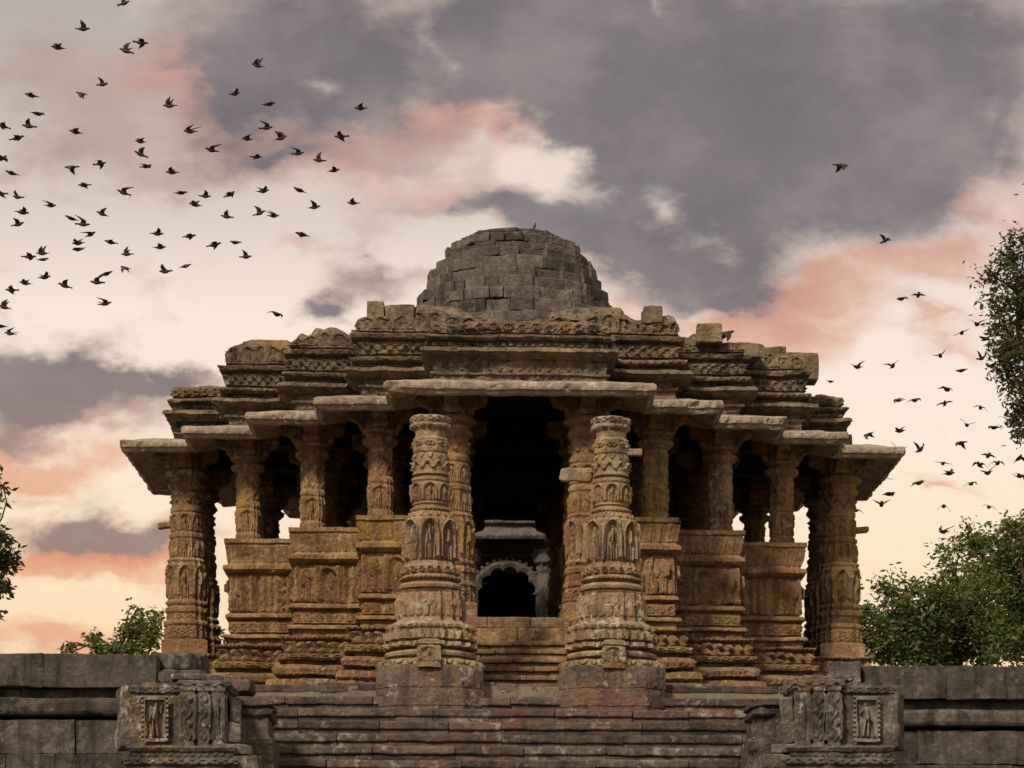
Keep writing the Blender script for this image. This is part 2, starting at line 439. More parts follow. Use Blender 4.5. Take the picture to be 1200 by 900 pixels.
def figure(x, t, h):
    """standing carved figure in a niche: x in -.5...5, t 0..1 from the foot up, h random per figure"""
    l = (h - .5) * .14
    a = (np.mod(h * 7.3, 1) - .5) * .3
    f = cap(x, t, l, .83, l, .85, .07)
    f = np.maximum(f, cap(x, t, l * .7, .74, -l * .6, .52, .10))
    f = np.maximum(f, cap(x, t, -l * .6 - .05, .5, -.07, .08, .055))
    f = np.maximum(f, cap(x, t, -l * .6 + .05, .5, .09 + l * .6, .08, .055))
    f = np.maximum(f, cap(x, t, l + .12, .72, .22, .55 + a, .04))
    f = np.maximum(f, cap(x, t, l - .12, .72, -.22, .55 - a, .04))
    f = np.maximum(f, cap(x, t, .22, .55 + a, .26, .75 + a, .035))
    f = np.maximum(f, .7 * cap(x, t, -.34, .08, -.34, .36, .07))
    f = np.maximum(f, .7 * cap(x, t, .34, .08, .34, .36, .07))
    return f

def pattern(kind, q, t, seed):
    i = np.floor(q); f = q - i; x = f - .5
    h = h1(i, seed)
    if kind == 'dent': return ((np.abs(x) < .3) * 1.0)
    if kind == 'leaf': return np.clip((.52 * np.clip(1 - t, 0, 1) ** .8 - np.abs(x)) * 9, 0, 1) * (.65 + .35 * t) + .25 * (np.abs(x) < .05)
    if kind == 'petal': return np.clip((.47 * np.sqrt(np.clip(t, 0, 1)) - np.abs(x)) * 8, 0, 1) * (1.0 - .4 * t)
    if kind == 'fig': return np.maximum(figure(x * 1.05, t, h), .5 * (np.abs(x) > .43))
    if kind == 'arch':
        rr = np.hypot(x / .40, np.maximum(t - .55, 0) / .38)
        rim = np.clip(1 - np.abs(rr - 1) * 5, 0, 1) * (t > .08)
        fg = figure(x * 1.5, t * 1.12, h)
        return np.maximum(np.maximum(rim, .9 * fg), .55 * (rr > 1.12))
    if kind == 'ros':
        d = np.hypot(x, (t - .5) * .9); an = np.arctan2(t - .5, x)
        return np.clip(1 - np.abs(d - .30 - .05 * np.cos(6 * an)) * 9, 0, 1) + np.clip(1 - d * 8, 0, 1)
    if kind == 'lat': return np.clip(1 - np.abs(np.abs(x) * 2 + np.abs(t - .5) * 2 - .8) * 4, 0, 1)
    if kind == 'tooth': return np.clip((.36 - .14 * (1 - t) - np.abs(x) + .05 * (h - .5)) * 9, 0, 1) * (.8 + .2 * np.cos(t * 9 + h * 6))
    if kind == 'flute': return .5 + .5 * np.cos(2 * np.pi * f)
    if kind == 'vine':
        y = t - .5 - .28 * np.sin(2 * np.pi * f)
        lv = np.clip(1 - np.hypot(x * 2.2 - .5, (t - .28) * 2.2) * 2.2, 0, 1) + np.clip(1 - np.hypot(x * 2.2 + .5, (t - .72) * 2.2) * 2.2, 0, 1)
        return np.clip(1 - np.abs(y) * 8, 0, 1) + lv
    if kind == 'panel':   # pilaster with fluted recess either side
        return .8 * (np.abs(x) > .40) + .35 * (np.abs(np.abs(x) - .22) < .05) + .35 * (np.abs(x) < .03)
    if kind == 'vvine':   # upright running scroll
        tt = t * 4; y = tt - np.floor(tt) - .5
        cx_ = .22 * np.sin(2 * np.pi * tt / 2)
        st = np.clip(1 - np.abs(x - cx_) * 9, 0, 1)
        lf = np.clip(1 - np.hypot((x + cx_ * .9) * 2.6, y * 2.0) * 1.25, 0, 1) * 1.3
        return np.maximum(np.maximum(st, lf), .75 * (np.abs(x) > .43))
    if kind == 'busy':    # dense undercut ornament
        u_, v_ = q * 3.1, t * 4.0
        return np.clip(np.abs(np.sin(u_ * 2.1 + 1.7 * np.sin(v_ * 2.3 + seed))) * np.abs(np.cos(v_ * 2.9 + 1.3 * np.sin(u_ * 1.7))) * 1.5, 0, 1)
    if kind == 'beast':   # row of crouching animals
        b = cap(x, t, -.2, .5, .2, .5, .17)
        b = np.maximum(b, cap(x, t, .26, .62, .33, .76, .12))
        b = np.maximum(b, np.maximum(cap(x, t, -.22, .4, -.24, .05, .06), cap(x, t, .2, .4, .24, .05, .06)))
        return b * (.8 + .3 * h)
    return np.zeros_like(q)

def carve(Sc, Z, bands):
    d = np.zeros_like(Z)
    for (z0, z1, kind, pitch, amp, seed) in bands:
        m = (Z >= z0 - 1e-6) & (Z <= z1 + 1e-6)
        if not m.any(): continue
        t = np.clip((Z[m] - z0) / (z1 - z0), 0, 1)
        e = np.clip(np.minimum(t, 1 - t) * 20 + .02, 0, 1)
        d[m] += amp * e * pattern(kind, Sc[m] / pitch, t, seed)
    return d

def resample(profile, dz):
    out = [profile[0]]
    for a, b in zip(profile[:-1], profile[1:]):
        n = max(1, int(math.ceil(math.hypot(b[0] - a[0], b[1] - a[1]) / dz)))
        for i in range(1, n + 1):
            t = i / n
            out.append(tuple(a[j] + (b[j] - a[j]) * t for j in range(2)) + tuple(a[2:]))
    return out

def sweep(mb, path, profile, bands=(), prev=None, nxt=None, closed=False, ds=.035, dz=.03, rough=.012, rscale=2.2, seed=1, top_wear=0.0, segoff=None, joints=0.0, crown=0.0):
    """moulding profile [(offset, z)] swept round a plan path; carved bands give it relief.
       outward is to the right of the direction of travel"""
    pts = [np.array(p, float) for p in path]
    n = len(pts)
    def nrm(a, b):
        d = (b - a) / np.linalg.norm(b - a); return np.array([d[1], -d[0]])
    ext = ([pts[-1]] + pts + [pts[0]]) if closed else [np.array(prev, float) if prev is not None else None] + pts + [np.array(nxt, float) if nxt is not None else None]
    mit = []
    for i in range(1, n + 1):
        n1 = nrm(ext[i - 1], ext[i]) if ext[i - 1] is not None else None
        n2 = nrm(ext[i], ext[i + 1]) if ext[i + 1] is not None else None
        if n1 is None: n1 = n2
        if n2 is None: n2 = n1
        mit.append((n1 + n2) / (1 + float(n1 @ n2)))
    B, Mv, Nn, Sa, seg_ranges = [], [], [], [], []
    cells = list(zip(range(n), list(range(1, n)) + [0])) if closed else list(zip(range(n - 1), range(1, n)))
    for (i, j) in cells:
        L = np.linalg.norm(pts[j] - pts[i])
        k = max(2, int(L / ds))
        ts = np.linspace(0, 1, k + 1)
        seg_ranges.append((len(B), len(B) + k + 1))
        for t in ts:
            B.append(pts[i] * (1 - t) + pts[j] * t); Mv.append(mit[i] * (1 - t) + mit[j] * t); Sa.append(t * L + (segoff[i] if segoff else 0))
            Nn.append(nrm(pts[i], pts[j]))
    B, Mv, Sa, Nn = np.array(B), np.array(Mv), np.array(Sa), np.array(Nn)
    pr = np.array([p[:2] for p in resample(profile, dz)])
    O = pr[:, 0][:, None] + 0 * Sa[None, :]
    Z = pr[:, 1][:, None] + 0 * Sa[None, :]
    SS = Sa[None, :] + 0 * Z
    O = O + carve(SS, Z, bands)
    if joints:
        crs = np.floor(Z / .34)
        al = B[None, :, 0] * np.abs(Nn[None, :, 1]) + B[None, :, 1] * np.abs(Nn[None, :, 0]) + 0 * Z
        q_ = al / .78 + h1(crs + 50, seed) * 5
        bid = np.floor(q_) * 37 + crs * 11
        fj = np.abs(q_ - np.floor(q_) - .5)
        O = O + (h1(bid, seed + 2) - .5) * joints * 1.6 - (fj > .5 - .016 / .78) * joints * 1.6 * (h1(bid, seed + 4) > .25)
        O = O - (h1(bid, seed + 6) > .93) * joints * 3 * np.clip(fbm(np.stack([al, Z, 0 * Z], -1), 5, 2, seed) + .4, 0, 1)
    P = np.stack([B[None, :, 0] + Mv[None, :, 0] * O, B[None, :, 1] + Mv[None, :, 1] * O, Z], -1)
    if rough:
        e = fbm(P, rscale, 4, seed) * rough + fbm(P, rscale * 5, 2, seed + 3) * rough * .45
        chip = np.clip(fbm(P, 3.1, 3, seed + 9) - .42, 0, 1) * rough * 5
        e = e - chip
        P[..., 0] += Mv[None, :, 0] * e; P[..., 1] += Mv[None, :, 1] * e
        P[..., 2] += fbm(P, rscale * 1.3, 3, seed + 21) * rough * .8
    if crown:
        zt = pr[:, 1].max()
        fcr = np.concatenate([np.linspace(0, 1, int((Sa[a_:b_].shape[0]))) for a_, b_ in seg_ranges])
        P[..., 2] += np.clip((Z - (zt - .5)) / .5, 0, 1) * crown * (np.sqrt(np.abs(np.sin(fcr * math.pi)))[None, :] - .6)
    if top_wear:
        zt = pr[:, 1].max()
        wgt = np.clip((Z - (zt - .45)) / .45, 0, 1)
        nn = np.stack([P[..., 0], P[..., 1], 0 * Z], -1)
        drop = np.clip(fbm(nn, 1.5, 3, seed + 31) + .15, 0, 1) * top_wear
        # broken off in block-sized pieces
        drop = drop + (h1(np.floor(P[..., 0] * 2.3) * 31 + np.floor(P[..., 1] * 2.3), seed + 41) > .72) * top_wear * .45
        P[..., 2] -= drop * wgt
    mb.grid(P[::-1] if pr[0, 1] > pr[-1, 1] else P)
    return P

def rho(kind, th):
    c, s = np.abs(np.cos(th)), np.abs(np.sin(th))
    def box(a, b): return np.minimum(a / np.maximum(c, 1e-6), b / np.maximum(s, 1e-6))
    if kind == 'sq': return box(1, 1)
    if kind == 'oct':
        k = np.mod(th + math.pi / 8, math.pi / 4) - math.pi / 8
        return 1 / np.cos(k)
    if kind == 'cham': return np.minimum(box(1, 1), 1.60 / (c + s))
    if kind == 'red': return np.maximum(np.maximum(box(1.0, .58), box(.82, .82)), box(.58, 1.0))
    if kind == 'red2': return np.maximum(np.maximum(box(1.06, .34), box(.92, .70)), np.maximum(box(.70, .92), box(.34, 1.06)))
    return np.ones_like(th)

def radial(mb, profile, bands=(), n=128, c=(0, 0), rough=.008, seed=1, dz=.028, lean=0.0):
    """pillar: profile [(r, z, shape)], carved bands with pitch = cells round the pillar"""
    th = np.arange(n) / n * 2 * math.pi
    pr = resample(profile, dz)
    rows = []
    Q = th / (2 * math.pi) + .25
    Zs = np.array([p[1] for p in pr])
    Rr = np.array([p[0] for p in pr])
    sh = np.array([rho(p[2], th) for p in pr])
    Z = Zs[:, None] + 0 * th[None, :]
    bb = [(z0, z1, k, 1.0 / cells, amp, sd) for (z0, z1, k, cells, amp, sd) in bands]
    D = sum(carve(Q[None, :] + 0 * Z + .5 * b_[3], Z, [b_]) for b_ in bb) if bb else 0 * Z
    RR = Rr[:, None] * sh + D
    P = np.stack([c[0] + RR * np.cos(th), c[1] + RR * np.sin(th), Z], -1)
    if rough:
        e = fbm(P, 3.0, 4, seed) * rough + fbm(P, 14, 2, seed + 2) * rough * .6 - np.clip(fbm(P, 4, 3, seed + 5) - .4, 0, 1) * rough * 5
        P[..., 0] += e * np.cos(th); P[..., 1] += e * np.sin(th)
        P[..., 2] += fbm(P, 4.0, 3, seed + 11) * rough * .7
    up = Zs[-1] > Zs[0]
    mb.grid(P if up else P[::-1], close=True)
    mb.fan(P[-1]); mb.fan(P[0], flip=True)

# ================================================================== GROUND
def ground():
    mb = MB()
    X0, X1, Y0, Y1, ZP = -34, 34, -74, -12.3, -7.6
    Bg = 3000
    xs = [-Bg, X0, X1, Bg]; ys = [-Bg, Y0, Y1, Bg]
    for i in range(3):
        for j in range(3):
            if i == 1 and j == 1: continue
            mb.ngon([(xs[i], ys[j], -.03), (xs[i + 1], ys[j], -.03), (xs[i + 1], ys[j + 1], -.03), (xs[i], ys[j + 1], -.03)])
    c = [(X0, Y0), (X1, Y0), (X1, Y1), (X0, Y1)]
    for i in range(4):
        a, b = c[i], c[(i + 1) % 4]
        mb.ngon([(a[0], a[1], -.03), (b[0], b[1], -.03), (b[0], b[1], ZP), (a[0], a[1], ZP)])
    mb.ngon([(X0, Y0, ZP), (X1, Y0, ZP), (X1, Y1, ZP), (X0, Y1, ZP)])
    o = mb.build('ground', M_EARTH); o['kind'] = 'structure'
ground()

# ================================================================== TANK STEPS
def tank_steps():
    root = thing('stone_steps', 'worn grey stone steps climbing from the tank to the temple front', 'steps', (0, -12.4, 0))
    y0, tread, rise = -12.25, .40, .27
    r = random.Random(3)
    for n in range(1, 29):
        mb = MB()
        z1 = .0 - (n - 1) * rise; z0 = z1 - rise
        yf = y0 - n * tread + tread
        x = -6.75
        while x < 6.2:
            L = min(r.uniform(.9, 2.8), 6.25 - x)
            if 6.25 - x - L < .4: L = 6.25 - x
            j = r.uniform(-.04, .03); dzz = r.uniform(-.02, .012)
            # nosing block with a slightly recessed riser under it
            tl = r.uniform(-.006, .006)
            mb.block((x + L / 2, yf + .35 + j, z1 - .075 + dzz), (L - .004, .76, .15), r=.03, res=.08, rough=.011, seed=n * 7, tilt=tl)
            mb.block((x + L / 2, yf + .405 + j, z0 + .06 + dzz), (L - .004, .76, .12), r=.012, res=.08, rough=.010, seed=n * 7 + 3, tilt=tl)
            x += L
        mb.build('step', M_GREY, root).location = -root.location
    return root
tank_steps()

# ================================================================== RETAINING WALLS
def retaining_wall(name, x0, x1, ytop_px, label, seed):
    root = thing(name, label, 'wall', ((x0 + x1) / 2, -13.6, 0), 'terrace walls either side of the steps')
    off = -root.location
    d = 48.0
    z = lambda py: (PY - py) * d / F - 5.7
    t = z(ytop_px)
    yf = -14.8
    r = random.Random(seed)
    def row(mb, z1, z0, yfront, ybk, lo, hi, gap=.005, rr=.012, ro=.016):
        x = x0
        while x < x1 - .02:
            L = min(r.uniform(lo, hi), x1 - x)
            if x1 - x - L < .4: L = x1 - x
            j = r.uniform(-.02, .02)
            mb.block((x + L / 2, (yfront + ybk) / 2 + j, (z0 + z1) / 2 + r.uniform(-.008, .008)), (L - gap, ybk - yfront, z1 - z0 - .008), r=rr, res=.13, rough=ro, seed=seed + int(x * 10))
            x += L
    mb = MB(); row(mb, t, t - .60, yf, yf + 2.5, .9, 2.2); mb.build('coping', M_WALL, root).location = off
    mb = MB(); row(mb, t - .60, t - .80, yf + .22, yf + 2.5, 1.2, 2.2); mb.build('recess_course', M_WALL, root).location = off
    mb = MB(); row(mb, t - .78, t - 1.10, yf - .02, yf + 2.5, 2.4, 4.5, rr=.09, ro=.02); mb.build('moulding', M_WALL, root).location = off
    mb = MB()
    zz = t - 1.16
    for hgt in (.62, .5, .7, .8, .8, .9, .9, 1.0):
        row(mb, zz, max(zz - hgt, -7.6), yf + .10, yf + 2.5, .8, 2.0); zz -= hgt
    mb.build('wall_face', M_WALL, root).location = off
    return root
retaining_wall('terrace_wall', -22, -6.62, 769, 'dark stone terrace wall left of the steps with a rolled moulding', 11)
retaining_wall('terrace_wall', 6.10, 22, 778, 'dark stone terrace wall right of the steps, under the leafy trees', 12)

# ================================================================== TEMPLE HALL
Wd = [1.40, 2.93, 4.46, 5.99, 7.52]
FLOOR, COPE = 1.80, 4.22
hall = thing('temple_hall', 'ruined sandstone pillared temple hall with stepped roof and blocky dome', 'temple', (0, 0, 0))

def rot4(p, k):
    x, y = p
    for _ in range(k): x, y = -y, x
    return (x, y)

def piece(k, q):
    """path of step k (0 porch, 1..3 re-entrant corners) in quarter q, with its neighbours for the mitres"""
    if k == 0:
        pts = [(-Wd[0] - .0, -Wd[3]), (-Wd[0], -Wd[4]), (Wd[0], -Wd[4]), (Wd[0], -Wd[3])]
        prev, nx = (-Wd[1], -Wd[3]), (Wd[1], -Wd[3])
    else:
        pts = [(Wd[k - 1], -Wd[4 - k]), (Wd[k], -Wd[4 - k]), (Wd[k], -Wd[3 - k])]
        prev, nx = (Wd[k - 1], -Wd[5 - k] if k > 1 else -Wd[4]), (Wd[k + 1], -Wd[3 - k])
    return [rot4(p, q) for p in pts], rot4(prev, q), rot4(nx, q)

def outline(o):
    """whole stepped outline offset by o"""
    pts = []
    for q in range(4):
        base = []
        for k in range(1, 5):
            base.append((Wd[k - 1] + o, -(Wd[5 - k] + o) if k == 1 else -(Wd[5 - k] + o)))
            base.append((Wd[k - 1] + o, -(Wd[4 - k] + o)))
        pts += [rot4(p, q) for p in base]
    return pts

def build_hall():
    # ---------------- floor, ceiling, roof deck
    mb = MB(); o = outline(.58)
    mb.ngon([(x, y, FLOOR) for x, y in o])
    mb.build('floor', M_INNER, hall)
    mb = MB(); o = outline(.22)
    mb.ngon([(x, y, 7.02) for x, y in o], flip=True); mb.ngon([(x, y, 7.80) for x, y in o])
    n = len(o)
    for i in range(n):
        a, b = o[i], o[(i + 1) % n]
        mb.ngon([(a[0], a[1], 7.02), (b[0], b[1], 7.02), (b[0], b[1], 7.80), (a[0], a[1], 7.80)])
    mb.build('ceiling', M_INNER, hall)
    # stepped roof deck rising to the dome
    mb = MB()
    r = random.Random(5)
    for (rad, z0, z1) in ((5.4, 7.3, 8.1), (4.3, 8.1, 8.5), (3.3, 8.5, 8.9), (2.75, 8.9, 9.3)):
        prof = [(rad, z0, 'oct'), (rad, z1 - .12, 'oct'), (rad + .05, z1 - .1, 'oct'), (rad + .05, z1, 'oct'), (rad - 1.3, z1 + .02, 'oct')]
        radial(mb, prof, [], 160, rough=.03, seed=int(rad * 10), dz=.12)
    mb.build('roof_deck', M_ROOF, hall)
    # ---------------- plinth and balcony walls
    plinth = [(.50, FLOOR + .06), (.60, FLOOR - .02), (.66, 1.84), (.66, 1.80), (.56, 1.79), (.56, 1.77), (.46, 1.76), (.48, 1.49), (.58, 1.48), (.58, 1.46), (.72, 1.44), (.72, 1.33), (.52, 1.31), (.52, 1.24), (.73, 1.21), (.80, 1.12), (.76, 1.0),
              (.56, .97), (.56, .92), (.84, .90), (.90, .74), (.82, .70), (.98, .58), (1.02, .42), (1.08, .38), (1.10, 0), (1.10, -.4)]
    for q in range(4):
        for k in range(4):
            pts, pv, nx = piece(k, q)
            front = q in (0, 3) or k == 0
            dd = .021 if front else .08
            pb = [(1.49, 1.765, 'tooth', .235, .19, 3), (1.34, 1.44, 'ros', .24, .035, 4), (.74, .90, 'leaf', .17, .05, 6), (1.81, 1.85, 'dent', .10, .03, 6), (2.0, 2.1, 'dent', .12, .02, 6), (1.0, 1.2, 'dent', .14, .02, 6), (.42, .58, 'petal', .22, .03, 8)]
            mb = MB(); sweep(mb, pts, plinth, pb, pv, nx, ds=dd, dz=dd, rough=.02, seed=100 + q * 10 + k, joints=.022)
            mb.build('plinth', M_WARM, hall)
            if k == 0: continue
            wall = [(-.32, FLOOR), (-.32, COPE), (.50, COPE), (.505, 4.13), (.46, 4.10), (.40, 3.70), (.42, 3.66), (.50, 3.62), (.505, 3.54), (.45, 3.50), (.36, 3.46), (.30, 3.45), (.30, 2.60), (.42, 2.57), (.48, 2.52), (.48, 2.48), (.40, 2.45), (.33, 2.44), (.33, 2.40), (.39, 2.39), (.39, 2.16), (.33, 2.15), (.33, 2.12), (.50, 2.10), (.53, 2.06), (.53, 2.02), (.42, 1.99), (.42, FLOOR + .05)]
            wb = [(3.70, 4.08, 'panel', .19, .035, 2), (2.18, 2.38, 'ros', .22, .035, 6), (3.52, 3.64, 'dent', .13, .015, 5)]
            L = 1.53
            mb = MB()
            # two faces swept together; figured pilaster on the outer corner, fluted slabs beside it
            P = sweep_wall(mb, pts, wall, wb, pv, nx, dd, 200 + q * 10 + k)
            mb.build('balcony_wall', M_WARM, hall)
    # ---------------- eaves
    eave = [(.30, 6.76), (.44, 6.745), (.80, 6.66), (1.22, 6.555), (1.30, 6.54), (1.335, 6.50), (1.34, 6.43), (1.33, 6.38), (1.29, 6.36), (1.25, 6.30), (1.20, 6.27), (1.14, 6.30), (.80, 6.42), (.40, 6.62), (.28, 6.66)]
    for q in range(4):
        for k in range(4):
            if q == 2 and k == 0: continue
            pts, pv, nx = piece(k, q)
            mb = MB()
            sweep(mb, pts, eave, [(6.375, 6.51, 'dent', .26, .018, 1)], pv, nx, ds=.05, dz=.05, rough=.022, rscale=1.7, seed=300 + q * 10 + k)
            mb.build('eave', M_EAVE, hall)
    # ---------------- stepped roof mouldings
    def tier(k, q):
        if k == 0:
            prof = [(.30, 6.70), (.36, 6.76), (.36, 6.86), (.42, 6.87), (.42, 6.91), (.34, 6.92), (.34, 7.18), (.42, 7.19), (.42, 7.22), (.50, 7.25), (.64, 7.31), (.60, 7.39), (.44, 7.43), (.36, 7.45), (.36, 7.56), (.50, 7.59), (.55, 7.63), (.55, 7.67), (.44, 7.70), (.36, 7.71), (.36, 7.74), (.42, 7.75), (.42, 7.96), (.36, 8.0), (-.45, 8.02), (-.45, 7.6)]
            bd = [(6.92, 7.16, 'vine', .16, .03, 2), (7.46, 7.55, 'dent', .12, .05, 3), (7.76, 7.95, 'ros', .22, .06, 4)]
            return prof, bd, .10
        top = (8.62, 8.62, 8.55, 8.62)[k]
        prof = [(.30, 6.70), (.38, 6.76), (.38, 6.9), (.46, 6.92), (.46, 6.97), (.36, 6.99), (.36, 7.10), (.60, 7.14), (.74, 7.21), (.68, 7.30), (.46, 7.33), (.38, 7.35), (.38, 7.42), (.56, 7.46), (.60, 7.50), (.60, 7.54), (.46, 7.57), (.38, 7.58), (.38, 7.62), (.45, 7.63), (.45, 7.88), (.40, 7.89), (.40, 7.92), (.58, 7.95), (.62, 8.02), (.50, 8.06), (.38, 8.07), (.38, 8.11), (.44, 8.12),
                (.42, top - .12), (.30, top), (-.05, top + .06), (-.5, top), (-.5, 7.6)]
        bd = [(7.64, 7.87, 'vine', .20, .065, 2), (8.14, top - .14, 'arch', .30, .06, 3), (7.35, 7.42, 'dent', .10, .05, 8), (7.18, 7.30, 'dent', .12, .02, 4), (7.44, 7.55, 'leaf', .13, .02, 4)]
        return prof, bd, .32
    for q in range(4):
        for k in range(4):
            pts, pv, nx = piece(k, q)
            prof, bd, wear = tier(k, q)
            if k == 1:      # runs on behind the porch so no end stands open
                pts[0] = rot4((Wd[0] - .75, -Wd[3]), q); pv = rot4((Wd[0] - 1.2, -Wd[3]), q)
            if k == 3:
                pts[2] = rot4((Wd[3], -Wd[0] + .75), q); nx = rot4((Wd[3], -Wd[0] + 1.2), q)
            mb = MB()
            if k == 0: prof = [(o_ - (.38 if q == 1 else .14 if q == 3 else 0), z_) for o_, z_ in prof]
            sweep(mb, pts, prof, bd, pv, nx, ds=.025 if q != 2 else .08, dz=.025 if q != 2 else .08, rough=.024, seed=400 + q * 10 + k, top_wear=wear, joints=.026, crown=0 if k == 0 else .22)
            # fill behind the parapet
            mb.build('parapet', M_ROOF, hall)
    # loose crowning blocks fixed on the parapet
    for (px, py0, py1, w, d) in ((441, 359, 376, 20, 56.2), (470, 364, 380, 34, 56.2), (764, 365, 380, 22, 56.4), (831, 386, 402, 30, 57.6), (937, 419, 446, 40, 60.5), (905, 412, 426, 30, 60.0), (420, 392, 400, 12, 57.6), (872, 408, 420, 30, 59)):
        c = at(px, (py0 + py1) / 2, d + .35)
        mb = MB(); s = d / F
        mb.block(c, (w * s, .6, (py1 - py0) * s + .1), rot=rng.uniform(-.1, .1), r=.02, res=.05, rough=.02, seed=px)
        mb.build('crowning_block', M_ROOF, hall)
    # ---------------- dome in rough courses
    mb = MB()
    prof = [(2.50, 9.22), (2.42, 9.58), (2.33, 9.90), (2.20, 10.18), (2.05, 10.46), (1.98, 10.72), (1.82, 11.0), (1.66, 11.22), (1.58, 11.42), (1.32, 11.62), (1.16, 11.72), (.9, 11.82)]
    r = random.Random(21)
    for i in range(len(prof) - 1):
        rad, z0 = prof[i]; z1 = prof[i + 1][1]
        n = int(2 * math.pi * rad / .52)
        a0 = r.uniform(0, 6)
        ang = 0
        while ang < 2 * math.pi - .02:
            w = r.uniform(.5, 1.9) * 2 * math.pi / n
            if ang + w > 2 * math.pi - .08: w = 2 * math.pi - ang
            a = a0 + ang + w / 2
            jr = r.uniform(-.09, .06)
            rr = rad - .3 + jr
            mb.block((rr * math.cos(a), rr * math.sin(a), (z0 + z1) / 2 + r.uniform(-.015, .015)), (.6, 2 * rad * math.tan(w / 2) - .008, z1 - z0 - .006), rot=a, r=.025, res=.10, rough=.024, seed=i * 13 + int(ang * 10))
            ang += w
    radial(mb, [(2.2, 9.2, 'rnd'), (1.75, 10.6, 'rnd'), (1.25, 11.5, 'rnd'), (1.0, 11.7, 'rnd'), (.5, 11.8, 'rnd')], [], 64, rough=.03, seed=5, dz=.1)
    mb.build('dome', M_DOME, hall)
    # ---------------- beams
    mb = MB()
    for q in range(4):
        for k in range(4):
            pts, pv, nx = piece(k, q)
            sweep(mb, pts, [(-.26, 6.62), (-.26, 7.02), (.26, 7.02), (.26, 6.62), (-.26, 6.62)], [], pv, nx, ds=.1, dz=.1, rough=.012, seed=60 + k)
    for sx in (-1.40, 1.40):
        mb.block((sx, 0, 6.83), (.44, 14.0, .40), r=.02, res=.4, rough=.01)
        mb.block((0, sx, 6.825), (14.0, .44, .39), r=.02, res=.4, rough=.01)
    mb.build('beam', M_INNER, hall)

def sweep_wall(mb, pts, wall, wb, pv, nx, dd, seed):
    """balcony wall: extra figured pilasters at the outer corner"""
    L0 = math.dist(pts[0], pts[1])
    # local coordinate runs so that the corner pilaster sits at the outer corner of both faces
    bands = list(wb)
    o = .36
    def special(Sc, Z):
        d = np.zeros_like(Z)
        m = (Z > 2.60) & (Z < 3.42)
        t = np.clip((Z - 2.60) / .82, 0, 1)
        pil = ((Sc > 1.53 - .50) & m)
        x = (Sc - (1.53 - .25)) / .5
        d += pil * (.04 + .15 * figure(x, t, np.full_like(Z, (seed * .37) % 1)) + .05 * (np.abs(x) > .40))
        rest = ((Sc <= 1.53 - .52) & m)
        xx = (Sc - .5) / 1.0
        f = np.mod(Sc / .25, 1) - .5
        f2 = np.mod((Sc - .03) / .50, 1) - .5
        slab = h1(np.floor((Sc - .03) / .50) + seed * 3, 5)
        slab = np.where((Sc > .53), slab * .5, slab)
        d += rest * (.06 * (np.abs(f2) > .40) + (slab > .62) * .07 * pattern('vvine', (Sc - .03) / .25, t, seed) + (slab < .30) * .12 * pattern('arch', (Sc - .03) / .50, t, seed) + ((slab <= .62) & (slab >= .30)) * (.045 * (np.abs(f2) < .26) + .03 * (np.abs(f2) < .05)))
        return d
    sweep2(mb, pts, wall, bands, pv, nx, dd, seed, special)

def sweep2(mb, pts, wall, bands, pv, nx, dd, seed, special):
    # first face runs towards the corner, second away from it: mirror its coordinate
    global carve
    base = carve
    Lseg = 1.53
    def carve2(Sc, Z, b):
        return base(Sc, Z, b) + special(Sc, Z)
    carve = carve2
    try:
        # face one and face two are swept apart so each has its own coordinate; they share the corner mitre
        a, b, c = pts
        sweep(mb, [a, b], wall, bands, pv, c, ds=dd, dz=dd, rough=.014, seed=seed, joints=.014)
        def carve3(Sc, Z, bb): return base(Lseg - Sc, Z, bb) + special(Lseg - Sc, Z)
        carve = carve3
        sweep(mb, [b, c], wall, bands, a, nx, ds=dd, dz=dd, rough=.014, seed=seed, joints=.014)
    finally:
        carve = base

build_hall()

# ---------------- pillars of the hall
def bracket(parent, z0=6.05, reach=.70, seed=0):
    mb = MB()
    poly = [(.0, z0), (.30, z0), (.33, z0 + .03), (.42, z0 + .05), (.47, z0 + .14), (.46, z0 + .2), (.53, z0 + .22), (reach - .04, z0 + .28), (reach, z0 + .36), (reach - .03, z0 + .44), (reach, z0 + .47), (reach, z0 + .57), (.0, z0 + .57)]
    for (dx, dy) in ((1, 0), (-1, 0), (0, 1), (0, -1)):
        mb.prism(poly, (0, 0, 0), (dx, dy, 0), (0, 0, 1), (-dy, dx, 0), .30 if dx else .296)
        # carved scroll bosses on the arm ends and flanks
        for s in (-1, 1):
            for (rr, zz, rad) in ((reach - .10, z0 + .37, .085), (.40, z0 + .13, .075)):
                th = np.linspace(0, 2 * math.pi, 12, endpoint=False)
                c = np.array([dx * rr, dy * rr, zz]) + np.array([-dy, dx, 0]) * s * .15
                ring = np.array([[c + (np.array([dx, dy, 0]) * math.cos(t) + np.array([0, 0, 1]) * math.sin(t)) * rad * k + np.array([-dy, dx, 0]) * s * h for t in th] for k, h in ((1, 0), (.9, .03), (.45, .035), (.2, .05))])
                mb.grid(ring, close=True); mb.fan(ring[-1])
    mb.block((0, 0, z0 + .285), (.56, .56, .565), r=.03, res=.12, rough=.01, seed=seed)
    return mb.build('bracket', M_WARM, parent)

